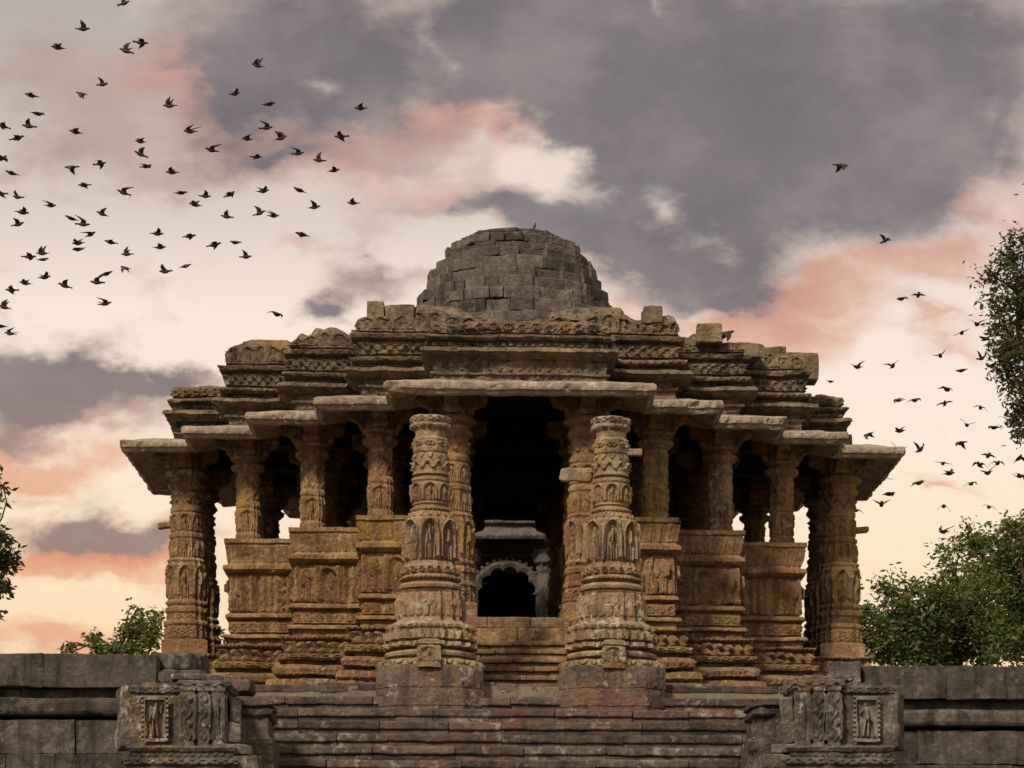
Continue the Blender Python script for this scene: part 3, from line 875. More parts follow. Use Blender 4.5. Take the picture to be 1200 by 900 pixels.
def pillar_tall(seed):
    mb = MB()
    b = FLOOR - .05
    prof = [(.40, 2.95, 'red'), (.44, 3.0, 'red'), (.44, 3.06, 'red'), (.40, 3.1, 'red'), (.40, 3.95, 'red'), (.43, 4.0, 'red'), (.37, 4.05, 'oct'), (.36, 4.5, 'oct'), (.39, 4.54, 'oct'), (.39, 4.6, 'oct'), (.345, 4.64, 'rnd'), (.345, 5.1, 'rnd'),
            (.37, 5.14, 'rnd'), (.37, 5.22, 'rnd'), (.335, 5.26, 'rnd'), (.335, 5.6, 'rnd')]
    bands = [(3.12, 3.93, 'arch', 8, .09, seed), (4.08, 4.48, 'fig', 8, .06, seed + 1), (4.66, 5.08, 'arch', 8, .055, seed + 2), (5.28, 5.58, 'vine', 8, .045, seed + 3), (3.0, 3.06, 'dent', 24, .02, 1)]
    radial(mb, prof, bands, 112, seed=seed)
    p = mb.build('pillar', M_WARM, hall)
    mb = MB()
    prof = [(.52, b, 'sq'), (.52, 2.15, 'sq'), (.46, 2.18, 'red'), (.46, 2.5, 'red'), (.50, 2.54, 'red'), (.50, 2.60, 'red'), (.43, 2.64, 'red'), (.43, 2.78, 'red'), (.47, 2.82, 'red'), (.47, 2.9, 'red'), (.41, 2.955, 'red')]
    radial(mb, prof, [(2.2, 2.48, 'ros', 12, .03, seed), (2.65, 2.77, 'lat', 20, .03, 2), (2.22, 2.46, 'busy', 8, .025, 4)], 112, seed=seed + 5)
    mb.build('base', M_WARM, p)
    mb = MB()
    prof = [(.345, 5.6, 'rnd'), (.40, 5.66, 'rnd'), (.42, 5.74, 'rnd'), (.38, 5.8, 'rnd'), (.37, 5.86, 'rnd'), (.46, 5.92, 'rnd'), (.48, 6.0, 'rnd'), (.45, 6.05, 'rnd')]
    radial(mb, prof, [(5.66, 5.74, 'dent', 28, .02, 1), (5.9, 6.02, 'petal', 20, .03, 2)], 112, seed=seed + 6)
    mb.build('capital', M_WARM, p)
    bracket(p, 6.05, .74, seed)
    return p

def pillar_short(seed):
    mb = MB()
    z = COPE
    prof = [(.27, z, 'red'), (.27, z + .14, 'red'), (.245, z + .17, 'red'), (.245, z + .72, 'red'), (.265, z + .76, 'red'), (.265, z + .82, 'red'), (.25, z + .86, 'oct'), (.25, z + 1.5, 'oct')]
    bands = [(z + .19, z + .70, 'arch', 4, .055, seed), (z + .88, z + 1.14, 'lat', 8, .025, seed + 1), (z + 1.16, z + 1.46, 'vine', 8, .025, seed + 2), (z + .02, z + .12, 'ros', 8, .02, 3)]
    radial(mb, prof, bands, 96, seed=seed)
    p = mb.build('pillar', M_WARM, hall)
    mb = MB()
    prof = [(.25, z + 1.5, 'rnd'), (.30, z + 1.54, 'rnd'), (.36, z + 1.60, 'rnd'), (.37, z + 1.68, 'rnd'), (.31, z + 1.72, 'rnd'), (.30, z + 1.76, 'rnd'), (.38, z + 1.80, 'rnd'), (.40, z + 1.86, 'rnd')]
    radial(mb, prof, [(z + 1.58, z + 1.70, 'petal', 16, .02, 2)], 96, seed=seed + 4)
    mb.build('capital', M_WARM, p)
    bracket(p, 6.06, .70, seed)
    return p

def place_pillars():
    talls = [pillar_tall(31), pillar_tall(47)]
    shorts = [pillar_short(63), pillar_short(81)]
    i = 0
    def put(protos, x, y, rz=0.0):
        nonlocal i
        pr = protos[i % 2]; i += 1
        p = pr if not pr.get('used') else copy_tree(pr, hall)
        pr['used'] = 1
        p.location = (x, y, 0); p.rotation_euler = (0, 0, rz)
    for q in range(4):
        for s in (-1, 1):
            x, y = rot4((s * Wd[0], -Wd[4]), q); put(talls, x, y, q * math.pi / 2)
    for q in range(4):
        for k in (1, 2, 3):
            x, y = rot4((Wd[k], -Wd[4 - k]), q); put(shorts, x, y, q * math.pi / 2)
    for q in range(4):
        for s in (-1, 1):
            x, y = rot4((s * Wd[0], -Wd[2]), q); put(talls, x, y, q * math.pi / 2)
        x, y = rot4((Wd[1], -Wd[1]), q); put(talls, x, y)
    for o in talls + shorts:
        if 'used' in o: del o['used']
    for o in bpy.data.objects:
        if 'used' in o: del o['used']
place_pillars()

# broken stone tenons sticking out of two outer pillars
for (x, y, s) in ((-Wd[4], -Wd[0], -1), (Wd[4], -Wd[0], 1)):
    mb = MB(); mb.block((x + s * .48, y, 4.85), (.36, .2, .13), r=.03, res=.06, rough=.02, seed=5, tilt=.1)
    mb.build('broken_bracket_stub', M_WARM, hall)

# ---------------- porch stair between the gate pillars
def porch_stair():
    mb = MB(); r = random.Random(8)
    def row(z1, z0, yf, yb):
        x = -1.72
        while x < 1.7:
            L = min(r.uniform(.7, 2.2), 1.72 - x)
            if 1.72 - x - L < .3: L = 1.72 - x
            mb.block((x + L / 2, (yf + yb) / 2 + r.uniform(-.02, .02), (z0 + z1) / 2), (L - .01, yb - yf, z1 - z0 - .006), r=.022, res=.07, rough=.011, seed=int(x * 20) + int(z1 * 30))
            x += L
    row(1.83, 1.60, -8.36, -7.4); row(1.60, 1.30, -8.42, -7.4)
    z, y = 1.30, -8.74
    for n in range(6):
        row(z, z - .10, y - .03, y + .75); row(z - .10, z - .217, y + .03, y + .75); z -= .217; y -= .34
    mb.build('porch_stair', M_WARM, hall)
    mb = MB()
    for (y0_, y1_) in ((-12.3, -11.3), (-11.3, -10.2), (-10.2, -8.6)):
        x = -3.9
        while x < 3.8:
            L = min(r.uniform(.6, 1.5), 3.9 - x)
            mb.block((x + L / 2, (y0_ + y1_) / 2, -.06 + r.uniform(-.015, .015)), (L - .01, y1_ - y0_ - .01, .2), r=.03, res=.1, rough=.016, seed=int(x * 9))
            x += L
    mb.build('forecourt_paving', M_GREY, hall)
porch_stair()

# ================================================================== FREE-STANDING GATE PILLARS
def gate_pillar(seed, x, label, loc_px):
    d = 50.8
    z = lambda py: (PY - py) * d / F - 5.7
    r = lambda w: w * d / F * .985
    root = thing('gate_pillar', label, 'pillar', (x, -12.0, 0), 'free standing carved gate pillars at the head of the steps')
    # pedestal
    mb = MB()
    prof = [(r(63), -1.2, 'cham'), (r(63), z(834), 'cham'), (r(64), z(833), 'cham'), (r(63.5), z(814), 'cham'), (r(62.3), z(813.4), 'cham'), (r(62.3), z(812.6), 'cham'), (r(63), z(812), 'cham'), (r(62), z(789), 'cham'), (r(61), z(786), 'cham'), (r(40), z(785), 'cham')]
    radial(mb, prof, [(z(811), z(790), 'panel', 12, .012, 3)], 240, rough=.010, seed=seed)
    mb.build('pedestal', M_PED, root)
    # swelling moulded base
    mb = MB()
    prof = [(r(58), z(786), 'red2'), (r(56), z(779), 'red2'), (r(47), z(777), 'rnd'), (r(47), z(775.5), 'rnd'), (r(54), z(773.5), 'rnd'), (r(55), z(770.5), 'rnd'), (r(53), z(768), 'rnd'), (r(44), z(766.5), 'rnd'), (r(44), z(765), 'rnd'), (r(50), z(763.5), 'red2'), (r(49.5), z(758), 'red2'), (r(43), z(757.2), 'red2'),
            (r(43), z(756), 'red2'), (r(46.5), z(755), 'red2'), (r(46), z(743), 'red2'), (r(48), z(741), 'red2'), (r(48), z(737), 'red2'), (r(42), z(734), 'red2'), (r(40), z(732), 'red2')]
    bands = [(z(764), z(757), 'dent', 40, .045, 1), (z(755), z(743.5), 'leaf', 36, .10, 2), (z(741), z(737), 'ros', 40, .035, 3), (z(785), z(779), 'petal', 32, .07, 4)]
    radial(mb, prof, bands, 288, rough=.007, seed=seed + 1, dz=.015)
    mb.build('moulded_base', M_TOR, root)
    # fluted drum and torus
    mb = MB()
    prof = [(r(38), z(732), 'red2'), (r(37.5), z(729), 'red2'), (r(36.5), z(699), 'red2'), (r(38), z(697), 'red2'), (r(32), z(696), 'rnd'), (r(32), z(694.6), 'rnd'), (r(37), z(693), 'rnd'), (r(38), z(690), 'rnd'), (r(36.5), z(687), 'rnd'), (r(29), z(685.8), 'rnd'), (r(29), z(683.8), 'rnd'), (r(35.5), z(682), 'rnd'), (r(36), z(680), 'rnd'), (r(33), z(678), 'rnd'), (r(30), z(676), 'red2'), (r(30), z(667), 'red2'), (r(28), z(665), 'red2')]
    bands = [(z(728), z(700), 'flute', 28, .028, 1), (z(727), z(703), 'fig', 8, .05, 2), (z(676), z(667.5), 'ros', 20, .065, 3), (z(682), z(679.5), 'dent', 40, .02, 3)]
    radial(mb, prof, bands, 288, rough=.006, seed=seed + 2, dz=.015)
    mb.build('drum', M_TOR, root)
    # figured stage
    mb = MB()
    prof = [(r(28.5), z(666), 'red2'), (r(28), z(663), 'red2'), (r(24), z(661), 'red2'), (r(23.5), z(612), 'red2'), (r(25), z(609), 'red2'), (r(23), z(604), 'rnd'), (r(21), z(602), 'rnd')]
    bands = [(z(661), z(610), 'arch', 8, .15, seed), (z(609), z(603), 'petal', 16, .03, 2)]
    radial(mb, prof, bands, 320, rough=.006, seed=seed + 3, dz=.013)
    mb.build('figured_stage', M_TOR, root)
    # upper shaft
    mb = MB()
    prof = [(r(21), z(603), 'rnd'), (r(23), z(601), 'rnd'), (r(23), z(598), 'rnd'), (r(20), z(596.5), 'rnd'), (r(20), z(595), 'rnd'), (r(22), z(593.5), 'rnd'), (r(21), z(592), 'rnd'), (r(21), z(568), 'rnd'), (r(22.5), z(566), 'rnd'), (r(22.5), z(563), 'rnd'), (r(17.5), z(561.5), 'rnd'), (r(17.5), z(560.3), 'rnd'), (r(21.5), z(559), 'rnd'), (r(21), z(556.5), 'rnd'), (r(20.3), z(555), 'rnd'),
            (r(20.3), z(541), 'rnd'), (r(18.5), z(534), 'oct'), (r(20), z(532), 'oct'), (r(20.5), z(529), 'oct'), (r(19.8), z(527), 'oct'), (r(19.8), z(520), 'oct'), (r(20.5), z(518), 'oct'), (r(17.5), z(515), 'rnd'), (r(18), z(508), 'rnd'), (r(18.5), z(507), 'rnd')]
    bands = [(z(591), z(569), 'arch', 8, .075, seed + 5), (z(555), z(542), 'vine', 10, .05, 2), (z(541), z(534), 'petal', 12, .045, 2), (z(527), z(520), 'ros', 8, .045, 3), (z(601), z(598), 'dent', 28, .02, 1)]
    radial(mb, prof, bands, 256, rough=.006, seed=seed + 4, dz=.014)
    mb.build('shaft', M_TOR, root)
    mb = MB()
    prof = [(r(18.5), z(507), 'rnd'), (r(20.5), z(505), 'rnd'), (r(22.5), z(502), 'rnd'), (r(21), z(499), 'rnd'), (r(22), z(497), 'rnd'), (r(23), z(493), 'rnd'), (r(21.5), z(490.5), 'rnd'), (r(16), z(490), 'rnd')]
    radial(mb, prof, [(z(505), z(499), 'dent', 14, .03, 1), (z(497), z(491), 'ros', 14, .035, 2)], 144, rough=.02, seed=seed + 6, dz=.02)
    mb.build('capital', M_TOR, root)
    # small aedicule stone at the foot, towards the steps
    mb = MB()
    path = [(-.20, -1.05), (.20, -1.05), (.20, -.70), (-.20, -.70)]
    sweep(mb, path, [(0.02, z(790)), (.02, z(786)), (-.015, z(785)), (-.015, z(764)), (.02, z(763)), (.0, z(759)), (-.05, z(757)), (-.16, z(756))], [(z(784), z(765), 'arch', .37, .05, seed)], closed=True, ds=.02, dz=.02, rough=.012, seed=seed)
    mb.build('niche_stone', M_TOR, root)
    if seed == 71:
        mb = MB(); mb.block((.42, -.05, z(530)), (.34, .2, .13), r=.03, res=.05, rough=.02, seed=8); mb.build('broken_bracket', M_TOR, root)
        mb = MB(); mb.block((-.66, .2, z(553)), (.62, .26, .24), r=.05, res=.05, rough=.04, seed=9); mb.build('broken_bracket', M_TOR, root)
    return root
gp = at(504.5, 700, 50.8), at(716.5, 700, 50.8)
gate_pillar(57, gp[0].x, 'tall tapering carved stone gate pillar left of the dark doorway', 503)
gate_pillar(71, gp[1].x, 'tall tapering carved stone gate pillar with broken side brackets, right of the dark doorway', 717)

# ================================================================== SHRINE HALL BEHIND
def shrine_hall():
    root = thing('shrine_hall', 'dark shrine building seen through the hall, with cusped arch and sloping canopy', 'shrine', (0, 16, 0))
    off = -root.location
    mb = MB()
    path = [(1.3, 14.0), (5.2, 14.0), (5.2, 26.0), (-5.2, 26.0), (-5.2, 14.0), (-1.3, 14.0)]
    sweep(mb, path, [(.6, 0), (.6, 1.2), (.4, 1.3), (.4, 2.0), (0, 2.1), (0, 7.4), (.3, 7.5), (.3, 7.8), (0, 8.0)], [], ds=.25, dz=.25, rough=.03)
    mb.block((0, 14.3, 7.1), (2.7, .7, 1.75), r=.02, res=.3, rough=.01)
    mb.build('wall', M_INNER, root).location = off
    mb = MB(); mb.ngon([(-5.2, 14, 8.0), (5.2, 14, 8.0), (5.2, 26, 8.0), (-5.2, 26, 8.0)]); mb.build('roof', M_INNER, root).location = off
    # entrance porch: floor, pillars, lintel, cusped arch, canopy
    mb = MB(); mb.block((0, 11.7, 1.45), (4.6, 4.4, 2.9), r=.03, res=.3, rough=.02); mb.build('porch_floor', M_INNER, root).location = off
    yp = 11.0
    dd = yp - CAM.y
    cx = at(594, 690, dd).x
    for s in (-1, 1):
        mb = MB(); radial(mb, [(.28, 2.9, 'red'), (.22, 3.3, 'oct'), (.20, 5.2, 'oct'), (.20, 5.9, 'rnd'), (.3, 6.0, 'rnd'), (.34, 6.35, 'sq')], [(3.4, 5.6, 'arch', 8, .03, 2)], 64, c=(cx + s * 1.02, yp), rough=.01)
        mb.build('porch_pillar', M_PORCH, root).location = off
    mb = MB()
    # cusped arch: band following a semicircle with pointed lobes on the inside
    th = np.linspace(0, math.pi, 181)
    ro, zc = 1.0, 5.12
    lob = .68 + .13 * np.abs(np.sin(th * 5.5)) ** .55
    for yy, fl in ((yp - .10, False), (yp + .10, True)):
        A = np.stack([cx + ro * np.cos(th), np.full_like(th, yy), zc + ro * np.sin(th) * .95], -1)
        B = np.stack([cx + lob * np.cos(th), np.full_like(th, yy), zc + lob * np.sin(th) * .95], -1)
        mb.grid(np.stack([A, (A + B) / 2 + np.array([0, -.05 if not fl else .05, 0]), B]))
    inner = np.stack([np.stack([cx + lob * np.cos(th), np.full_like(th, yy), zc + lob * np.sin(th) * .95], -1) for yy in (yp - .1, yp + .1)]); mb.grid(inner)
    outer = np.stack([np.stack([cx + ro * np.cos(th), np.full_like(th, yy), zc + ro * np.sin(th) * .95], -1) for yy in (yp - .1, yp + .1)]); mb.grid(outer)
    for a in np.linspace(.12, math.pi - .12, 17):
        mb.block((cx + 1.02 * math.cos(a), yp - .06, zc + .98 * math.sin(a)), (.09, .14, .09), r=.03, res=.05, rough=.01, seed=int(a * 10))
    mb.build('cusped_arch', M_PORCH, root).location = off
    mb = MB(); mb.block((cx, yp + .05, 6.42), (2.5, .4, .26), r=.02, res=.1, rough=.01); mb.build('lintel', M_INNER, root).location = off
    mb = MB()
    yc = 10.6
    sweep(mb, [(cx - .75, yc), (cx + .75, yc), (cx + .75, yc + 3), (cx - .75, yc + 3)], [(.28, 6.56), (.30, 6.60), (.30, 6.66), (-.05, 6.92), (-.05, 7.0), (.06, 7.04), (.06, 7.14), (-.2, 7.25), (-.74, 7.26)], [(6.60, 6.90, 'flute', .12, .02, 1)], closed=True, ds=.03, dz=.04, rough=.015)
    mb.build('canopy', M_PORCH, root).location = off
shrine_hall()

# ================================================================== SMALL RUINED SHRINES BY THE STEPS
def small_shrine(pxc, flip, label, seed):
    d = 45.6
    z = lambda py: (PY - py) * d / F - 5.7
    c = at(pxc, 840, d)
    root = thing('small_shrine', label, 'shrine', (c.x, c.y, z(900)), 'small ruined shrines flanking the steps')
    off = Vector((0, 0, -root.location.z))
    sx = -1 if flip else 1
    def rect(x0, x1, y0, y1):
        p = [(x0 * sx, y0), (x1 * sx, y0), (x1 * sx, y1), (x0 * sx, y1)]
        return p if sx > 0 else [p[1], p[0], p[3], p[2]]
    mb = MB()
    sweep(mb, rect(-.70, .12, .0, 1.2), [(.03, z(874)), (.0, z(871)), (.0, z(814)), (.05, z(812)), (.05, z(805)), (.0, z(803)), (-.0, z(800)), (-.36, z(799))],
          [(z(812), z(805), 'ros', .13, .03, 2)], closed=True, ds=.02, dz=.02, rough=.012, seed=seed)
    mb.build('niche_bay', M_SHRINE, root).location = off
    # framed figure in its niche
    mb = MB()
    xs = np.linspace(-.5, .5, 60); ts = np.linspace(0, 1, 90)
    X, T = np.meshgrid(xs, ts)
    zz0, zz1 = z(870), z(816)
    inn = (np.abs(X) < .36) & (T > .07) & (T < .90)
    dep = np.where(inn, .00 + .17 * figure(X * 1.02, np.clip((T - .08) / .84, 0, 1), np.full_like(X, .8)), .10 + .02 * np.sin(T * 60) * (np.abs(X) > .40))
    Pn = np.stack([(X * .46 - .30) * sx, -.02 - dep, zz0 + (zz1 - zz0) * T], -1)
    Pn[..., 1] += fbm(Pn, 6, 3, seed) * .012
    mb.grid(Pn if sx > 0 else Pn[:, ::-1])
    mb.build('niche_figure', M_FIG, root).location = off
    mb = MB()
    sweep(mb, rect(.13, .92, -.05, 1.25), [(.03, z(876)), (.0, z(871)), (.0, z(809)), (.05, z(807)), (.05, z(799)), (-.0, z(797)), (-.35, z(796))],
          [(z(806), z(800), 'vine', .2, .03, 2)], closed=True, ds=.02, dz=.02, rough=.014, seed=seed + 1)
    mb.build('pilaster_bay', M_SHRINE, root).location = off
    for j, (xa, wv, kd) in enumerate(((.14, .24, 'vvine'), (.42, .20, 'vvine'), (.66, .22, 'fig'))):
        mb = MB()
        sweep(mb, rect(xa, xa + wv, -.16 + .03 * j, .2), [(.0, z(876)), (.0, z(872)), (-.015, z(871)), (-.015, z(812)), (.01, z(810)), (.01, z(806)), (-.1, z(805))], [(z(870), z(813), kd, wv, .05, seed + j)], closed=True, ds=.016, dz=.018, rough=.012, seed=seed + j)
        mb.build('pilaster', M_SHRINE, root).location = off
    # broken side slab leaning outwards
    mb = MB(); mb.block((-.83 * sx, .42, (z(876) + z(803)) / 2), (.30, .9, z(803) - z(876)), rot=.25 * sx, r=.05, res=.07, rough=.03, seed=seed + 4)
    mb.build('side_slab', M_SHRINE, root).location = off
    # broken stones stepping down towards the stair
    for i, (a, b, w_, h_, y_) in enumerate(((1.14, z(893), .66, .24, .25), (1.06, z(878), .50, .18, .3), (1.02, z(858), .30, .34, .35), (1.0, z(832), .22, .44, .45))):
        mb = MB(); mb.block((a * sx, y_, b), (w_, .7, h_), rot=.12 * sx * (i % 2), r=.03, res=.04, rough=.035, seed=i + seed, tilt=-.06 * sx * (i > 0))
        mb.build('stair_stone', M_SHRINE, root).location = off
    # moulded base going down the wall
    mb = MB()
    sweep(mb, rect(-.68, .98, -.1, 1.3), [(-.3, z(874)), (.06, z(874)), (.10, z(877)), (.06, z(881)), (.02, z(882)), (.02, z(888)), (.10, z(890)), (.14, z(896)), (.08, z(899)), (.08, z(930)), (.2, z(935)), (.2, -7.6)],
          [(z(888), z(882), 'leaf', .12, .03, 3), (z(896), z(890), 'vine', .16, .03, 3), (z(928), z(902), 'panel', .3, .04, 3)], closed=True, ds=.03, dz=.03, rough=.016, seed=seed + 7)
    mb.build('base', M_SHRINE, root).location = off
    # loose top stone
    mb = MB(); mb.block((.35 * sx, .45, z(793)), (.9, .7, .12), rot=.1, r=.04, res=.07, rough=.025, seed=seed + 9); mb.build('cap_slab', M_SHRINE, root).location = off
    return root
small_shrine(203, False, 'small broken grey shrine with carved niche at lower left, beside the steps', 91)
small_shrine(994, True, 'small broken shrine with figure niche and yellow lichen at lower right', 95)

def stair_post(px, label, seed):
    d = 46.9
    z = lambda py: (PY - py) * d / F - 5.7
    c = at(px, 850, d)
    root = thing('stair_post', label, 'stone post', (c.x, c.y, -2.5), 'short moulded posts at the ends of the steps')
    off = Vector((0, 0, 2.5))
    w = .27
    p = [(-w, -.2), (w, -.2), (w, 1.2), (-w, 1.2)]
    mb = MB(); sweep(mb, p, [(0, z(842)), (.05, z(839)), (.06, z(834)), (-.02, z(832)), (-.02, z(830)), (.06, z(828)), (.05, z(823)), (-.05, z(821)), (-.26, z(820))], closed=True, ds=.05, dz=.03, rough=.02, seed=seed)
    mb.build('cap', M_GREY, root).location = off
    mb = MB(); sweep(mb, p, [(.1, -4.2), (.1, z(868)), (.02, z(865)), (.0, z(842))], closed=True, ds=.06, dz=.06, rough=.02, seed=seed + 1)
    mb.build('post', M_GREY, root).location = off
stair_post(297, 'short moulded stone post at the left end of the steps', 3)
stair_post(901, 'short moulded stone post at the right end of the steps', 6)

def rubble(px, py, w, h, d, label, seed, mat=M_GREY):
    c = at(px, py, d); s = d / F
    mb = MB()
    mb.block((0, 0, 0), (w * s, .7, h * s), rot=random.Random(seed).uniform(-.25, .25), r=.05, res=.06, rough=.04, seed=seed)
    o = mb.build('stone_block', mat); o.location = c
    tag(o, label, 'stone block', 'loose stone blocks on the terrace edge')
rubble(207, 777, 44, 20, 48.6, 'squat grey block on the left terrace wall end, topmost', 1, M_WALL)
rubble(212, 795, 52, 14, 47.8, 'flat grey slab above the left small shrine', 2, M_WALL)
rubble(232, 782, 16, 28, 49.0, 'upright narrow grey block below the left outer pillar', 3, M_WALL)
rubble(990, 790, 40, 26, 48.4, 'yellow lichened block beside the right terrace wall end', 4, M_SHRINE)
rubble(985, 808, 54, 14, 47.6, 'flat grey slab behind the right small shrine', 5, M_GREY)
rubble(947, 806, 50, 16, 48.8, 'long low block right of the top steps', 6, M_GREY)
rubble(268, 806, 60, 16, 48.8, 'long low block left of the top steps', 7, M_GREY)

# ================================================================== TREES
def leaf_quads(rs, centers, size, droop=.3):
    """many small folded leaves"""
    n = len(centers)
    a = rs.uniform(0, 2 * math.pi, n); el = rs.uniform(-.9, .6, n) - droop * .5
    L = size * rs.uniform(.6, 1.25, n); Wl = L * rs.uniform(.32, .5, n)
    d = np.stack([np.cos(a) * np.cos(el), np.sin(a) * np.cos(el), np.sin(el)], -1)
    rv = rs.normal(size=(n, 3)); s = np.cross(d, rv); s /= np.linalg.norm(s, axis=1, keepdims=True) + 1e-9
    up = np.cross(s, d)
    c = centers
    p0 = c; p1 = c + d * (L * .45)[:, None] + s * (Wl * .5)[:, None] + up * (Wl * .18)[:, None]
    p2 = c + d * L[:, None]; p3 = c + d * (L * .45)[:, None] - s * (Wl * .5)[:, None] + up * (Wl * .18)[:, None]
    V = np.stack([p0, p1, p2, p3], 1).reshape(-1, 3)
    k = np.arange(n) * 4
    T = np.concatenate([np.stack([k, k + 1, k + 2], -1), np.stack([k, k + 2, k + 3], -1)])
    return V, T

def limb(mb, a, b, r0, r1, rs, bend=.15, seg=7):
    a, b = np.array(a, float), np.array(b, float)
    L = np.linalg.norm(b - a)
    off = rs.normal(size=3) * L * bend
    pts = [a * (1 - t) + b * t + off * math.sin(math.pi * t) for t in np.linspace(0, 1, seg)]
    th = np.linspace(0, 2 * math.pi, 7, endpoint=False)
    d = (b - a) / L
    u = np.cross(d, [0.3, 1, .2]); u /= np.linalg.norm(u); w = np.cross(d, u)
    rings = np.array([[p + (u * math.cos(t) + w * math.sin(t)) * (r0 + (r1 - r0) * i / (seg - 1)) for t in th] for i, p in enumerate(pts)])
    mb.grid(rings, close=True)
    return pts

def tree(name, base, clumps, leaf, per, label, cat, trunk_r, mat, seed, group=None, fork=None):
    """clumps: (centre, radius) in world space; trunk and limbs run from base into every clump"""
    rs = np.random.RandomState(seed)
    root = thing(name, label, cat, base, group)
    off = -Vector(base)
    mb = MB()
    base = np.array(base, float)
    fk = np.array(fork, float) if fork is not None else base + np.array([0, 0, 1.5])
    limb(mb, base + [0, 0, -.2], fk, trunk_r, trunk_r * .7, rs, .04)
    allc = []
    for (c, r) in clumps:
        c = np.array(c, float)
        pts = limb(mb, fk, c, trunk_r * .5, .025, rs, .10)
        nt_ = max(4, int(9 * min(1.5, r)))
        for _ in range(nt_):
            v = rs.normal(size=3); v /= np.linalg.norm(v)
            tip = c + v * r * rs.uniform(.55, 1.08)
            st = pts[rs.randint(len(pts) // 2, len(pts))]
            tw = limb(mb, st, tip, .022, .006, rs, .12, 5)
            # leaves gather in sprays along the twig
            m = int(per * r * r / nt_)
            k = rs.randint(0, 3, m) + 2
            base_p = np.array([tw[min(4, i)] for i in k])
            sp = rs.normal(size=(m, 3)) * (.05 + .24 * r)
            allc.append(base_p + sp * rs.uniform(.3, 1.0, (m, 1)))
    mb.build('trunk', M_BARK, root).location = off
    V, T = leaf_quads(rs, np.concatenate(allc), leaf)
    mb = MB(); mb.tris(V, T)
    mb.build('crown', mat, root).location = off
    return root

def clumps_px(lst, d, dj=1.0, seed=1):
    rs = random.Random(seed)
    return [(tuple(at(px, py, d + rs.uniform(-dj, dj))), r * d / F) for (px, py, r) in lst]

# right, upper: crown of a tall tree reaching in from the side
d = 66
b = at(1330, 760, d)
tree('tall_tree', (b.x, b.y, -.05), clumps_px([(1175, 330, 34), (1200, 300, 30), (1190, 375, 32), (1175, 410, 28), (1200, 430, 40), (1190, 475, 30), (1225, 350, 60), (1225, 270, 34), (1235, 440, 60), (1205, 505, 22), (1280, 380, 90), (1290, 260, 70), (1340, 330, 90), (1330, 460, 80), (1240, 520, 30)], d, 1.2, 4),
     .17, 1500, 'tall dark tree reaching in at the right edge above the roofline', 'tree', .30, M_LEAF2, 5, 'trees behind the terrace walls', fork=tuple(at(1335, 560, d)))
# right, lower: broad trees behind the wall
d = 82
b = at(1120, 800, d)
tree('leafy_tree', (b.x, b.y, -.05), clumps_px([(1060, 700, 34), (1030, 728, 26), (1022, 752, 26), (1050, 750, 34), (1090, 690, 40), (1085, 740, 46), (1120, 668, 34), (1130, 720, 46), (1150, 640, 30), (1165, 690, 46), (1165, 745, 44), (1120, 765, 40), (1008, 742, 20), (1002, 760, 18), (1025, 718, 18), (1070, 770, 40)], d, 2.0, 8),
     .20, 1500, 'broad green tree behind the right terrace wall, near the outer pillar', 'tree', .3, M_LEAF, 9, 'trees behind the terrace walls', fork=tuple(at(1110, 780, d)))
d = 76
b = at(1215, 800, d)
tree('leafy_tree', (b.x, b.y, -.05), clumps_px([(1180, 625, 24), (1200, 640, 36), (1215, 610, 34), (1200, 690, 40), (1200, 745, 44), (1230, 680, 50), (1240, 740, 50), (1260, 640, 50), (1165, 655, 22)], d, 1.6, 11),
     .20, 1500, 'taller green tree at the right edge, overlapping the broad tree', 'tree', .3, M_LEAF, 14, 'trees behind the terrace walls', fork=tuple(at(1220, 770, d)))
# seen between right outer pillar and balcony
d = 88
b = at(930, 800, d)
tree('bush', (b.x, b.y, -.05), clumps_px([(932, 735, 9), (936, 752, 12), (945, 760, 12), (925, 765, 12)], d, .5, 3), .16, 2500, 'low bush glimpsed between the right outer pillar and the balcony', 'bush', .06, M_LEAF, 17, 'bushes behind the hall')
b = at(255, 800, d)
tree('bush', (b.x, b.y, -.05), clumps_px([(252, 738, 7), (258, 752, 10), (248, 765, 10)], d, .5, 3), .16, 2500, 'low bush glimpsed between the left outer pillar and the balcony', 'bush', .06, M_LEAF, 18, 'bushes behind the hall')
# left shrub
d = 58
b = at(135, 800, d)
tree('shrub', (b.x, b.y, -.05), clumps_px([(160, 715, 7), (163, 732, 11), (148, 742, 13), (108, 744, 9), (112, 758, 11), (132, 756, 13), (160, 752, 14), (185, 720, 10), (184, 740, 12), (77, 761, 8), (175, 758, 12)], d, .5, 6),
     .15, 3800, 'leafy shrub rising behind the left terrace wall', 'shrub', .05, M_LEAF3, 21)
d = 52
b = at(-70, 800, d)
tree('leafy_tree', (b.x, b.y, -.05), clumps_px([(-4, 552, 10), (2, 630, 12), (6, 650, 14), (4, 680, 16), (-5, 660, 18), (-3, 722, 8), (-20, 600, 26), (-30, 680, 34), (-60, 620, 50)], d, .5, 7),
     .17, 3000, 'drooping tree branch coming in at the left edge', 'tree', .16, M_LEAF2, 23, 'trees behind the terrace walls', fork=tuple(at(-70, 720, d)))

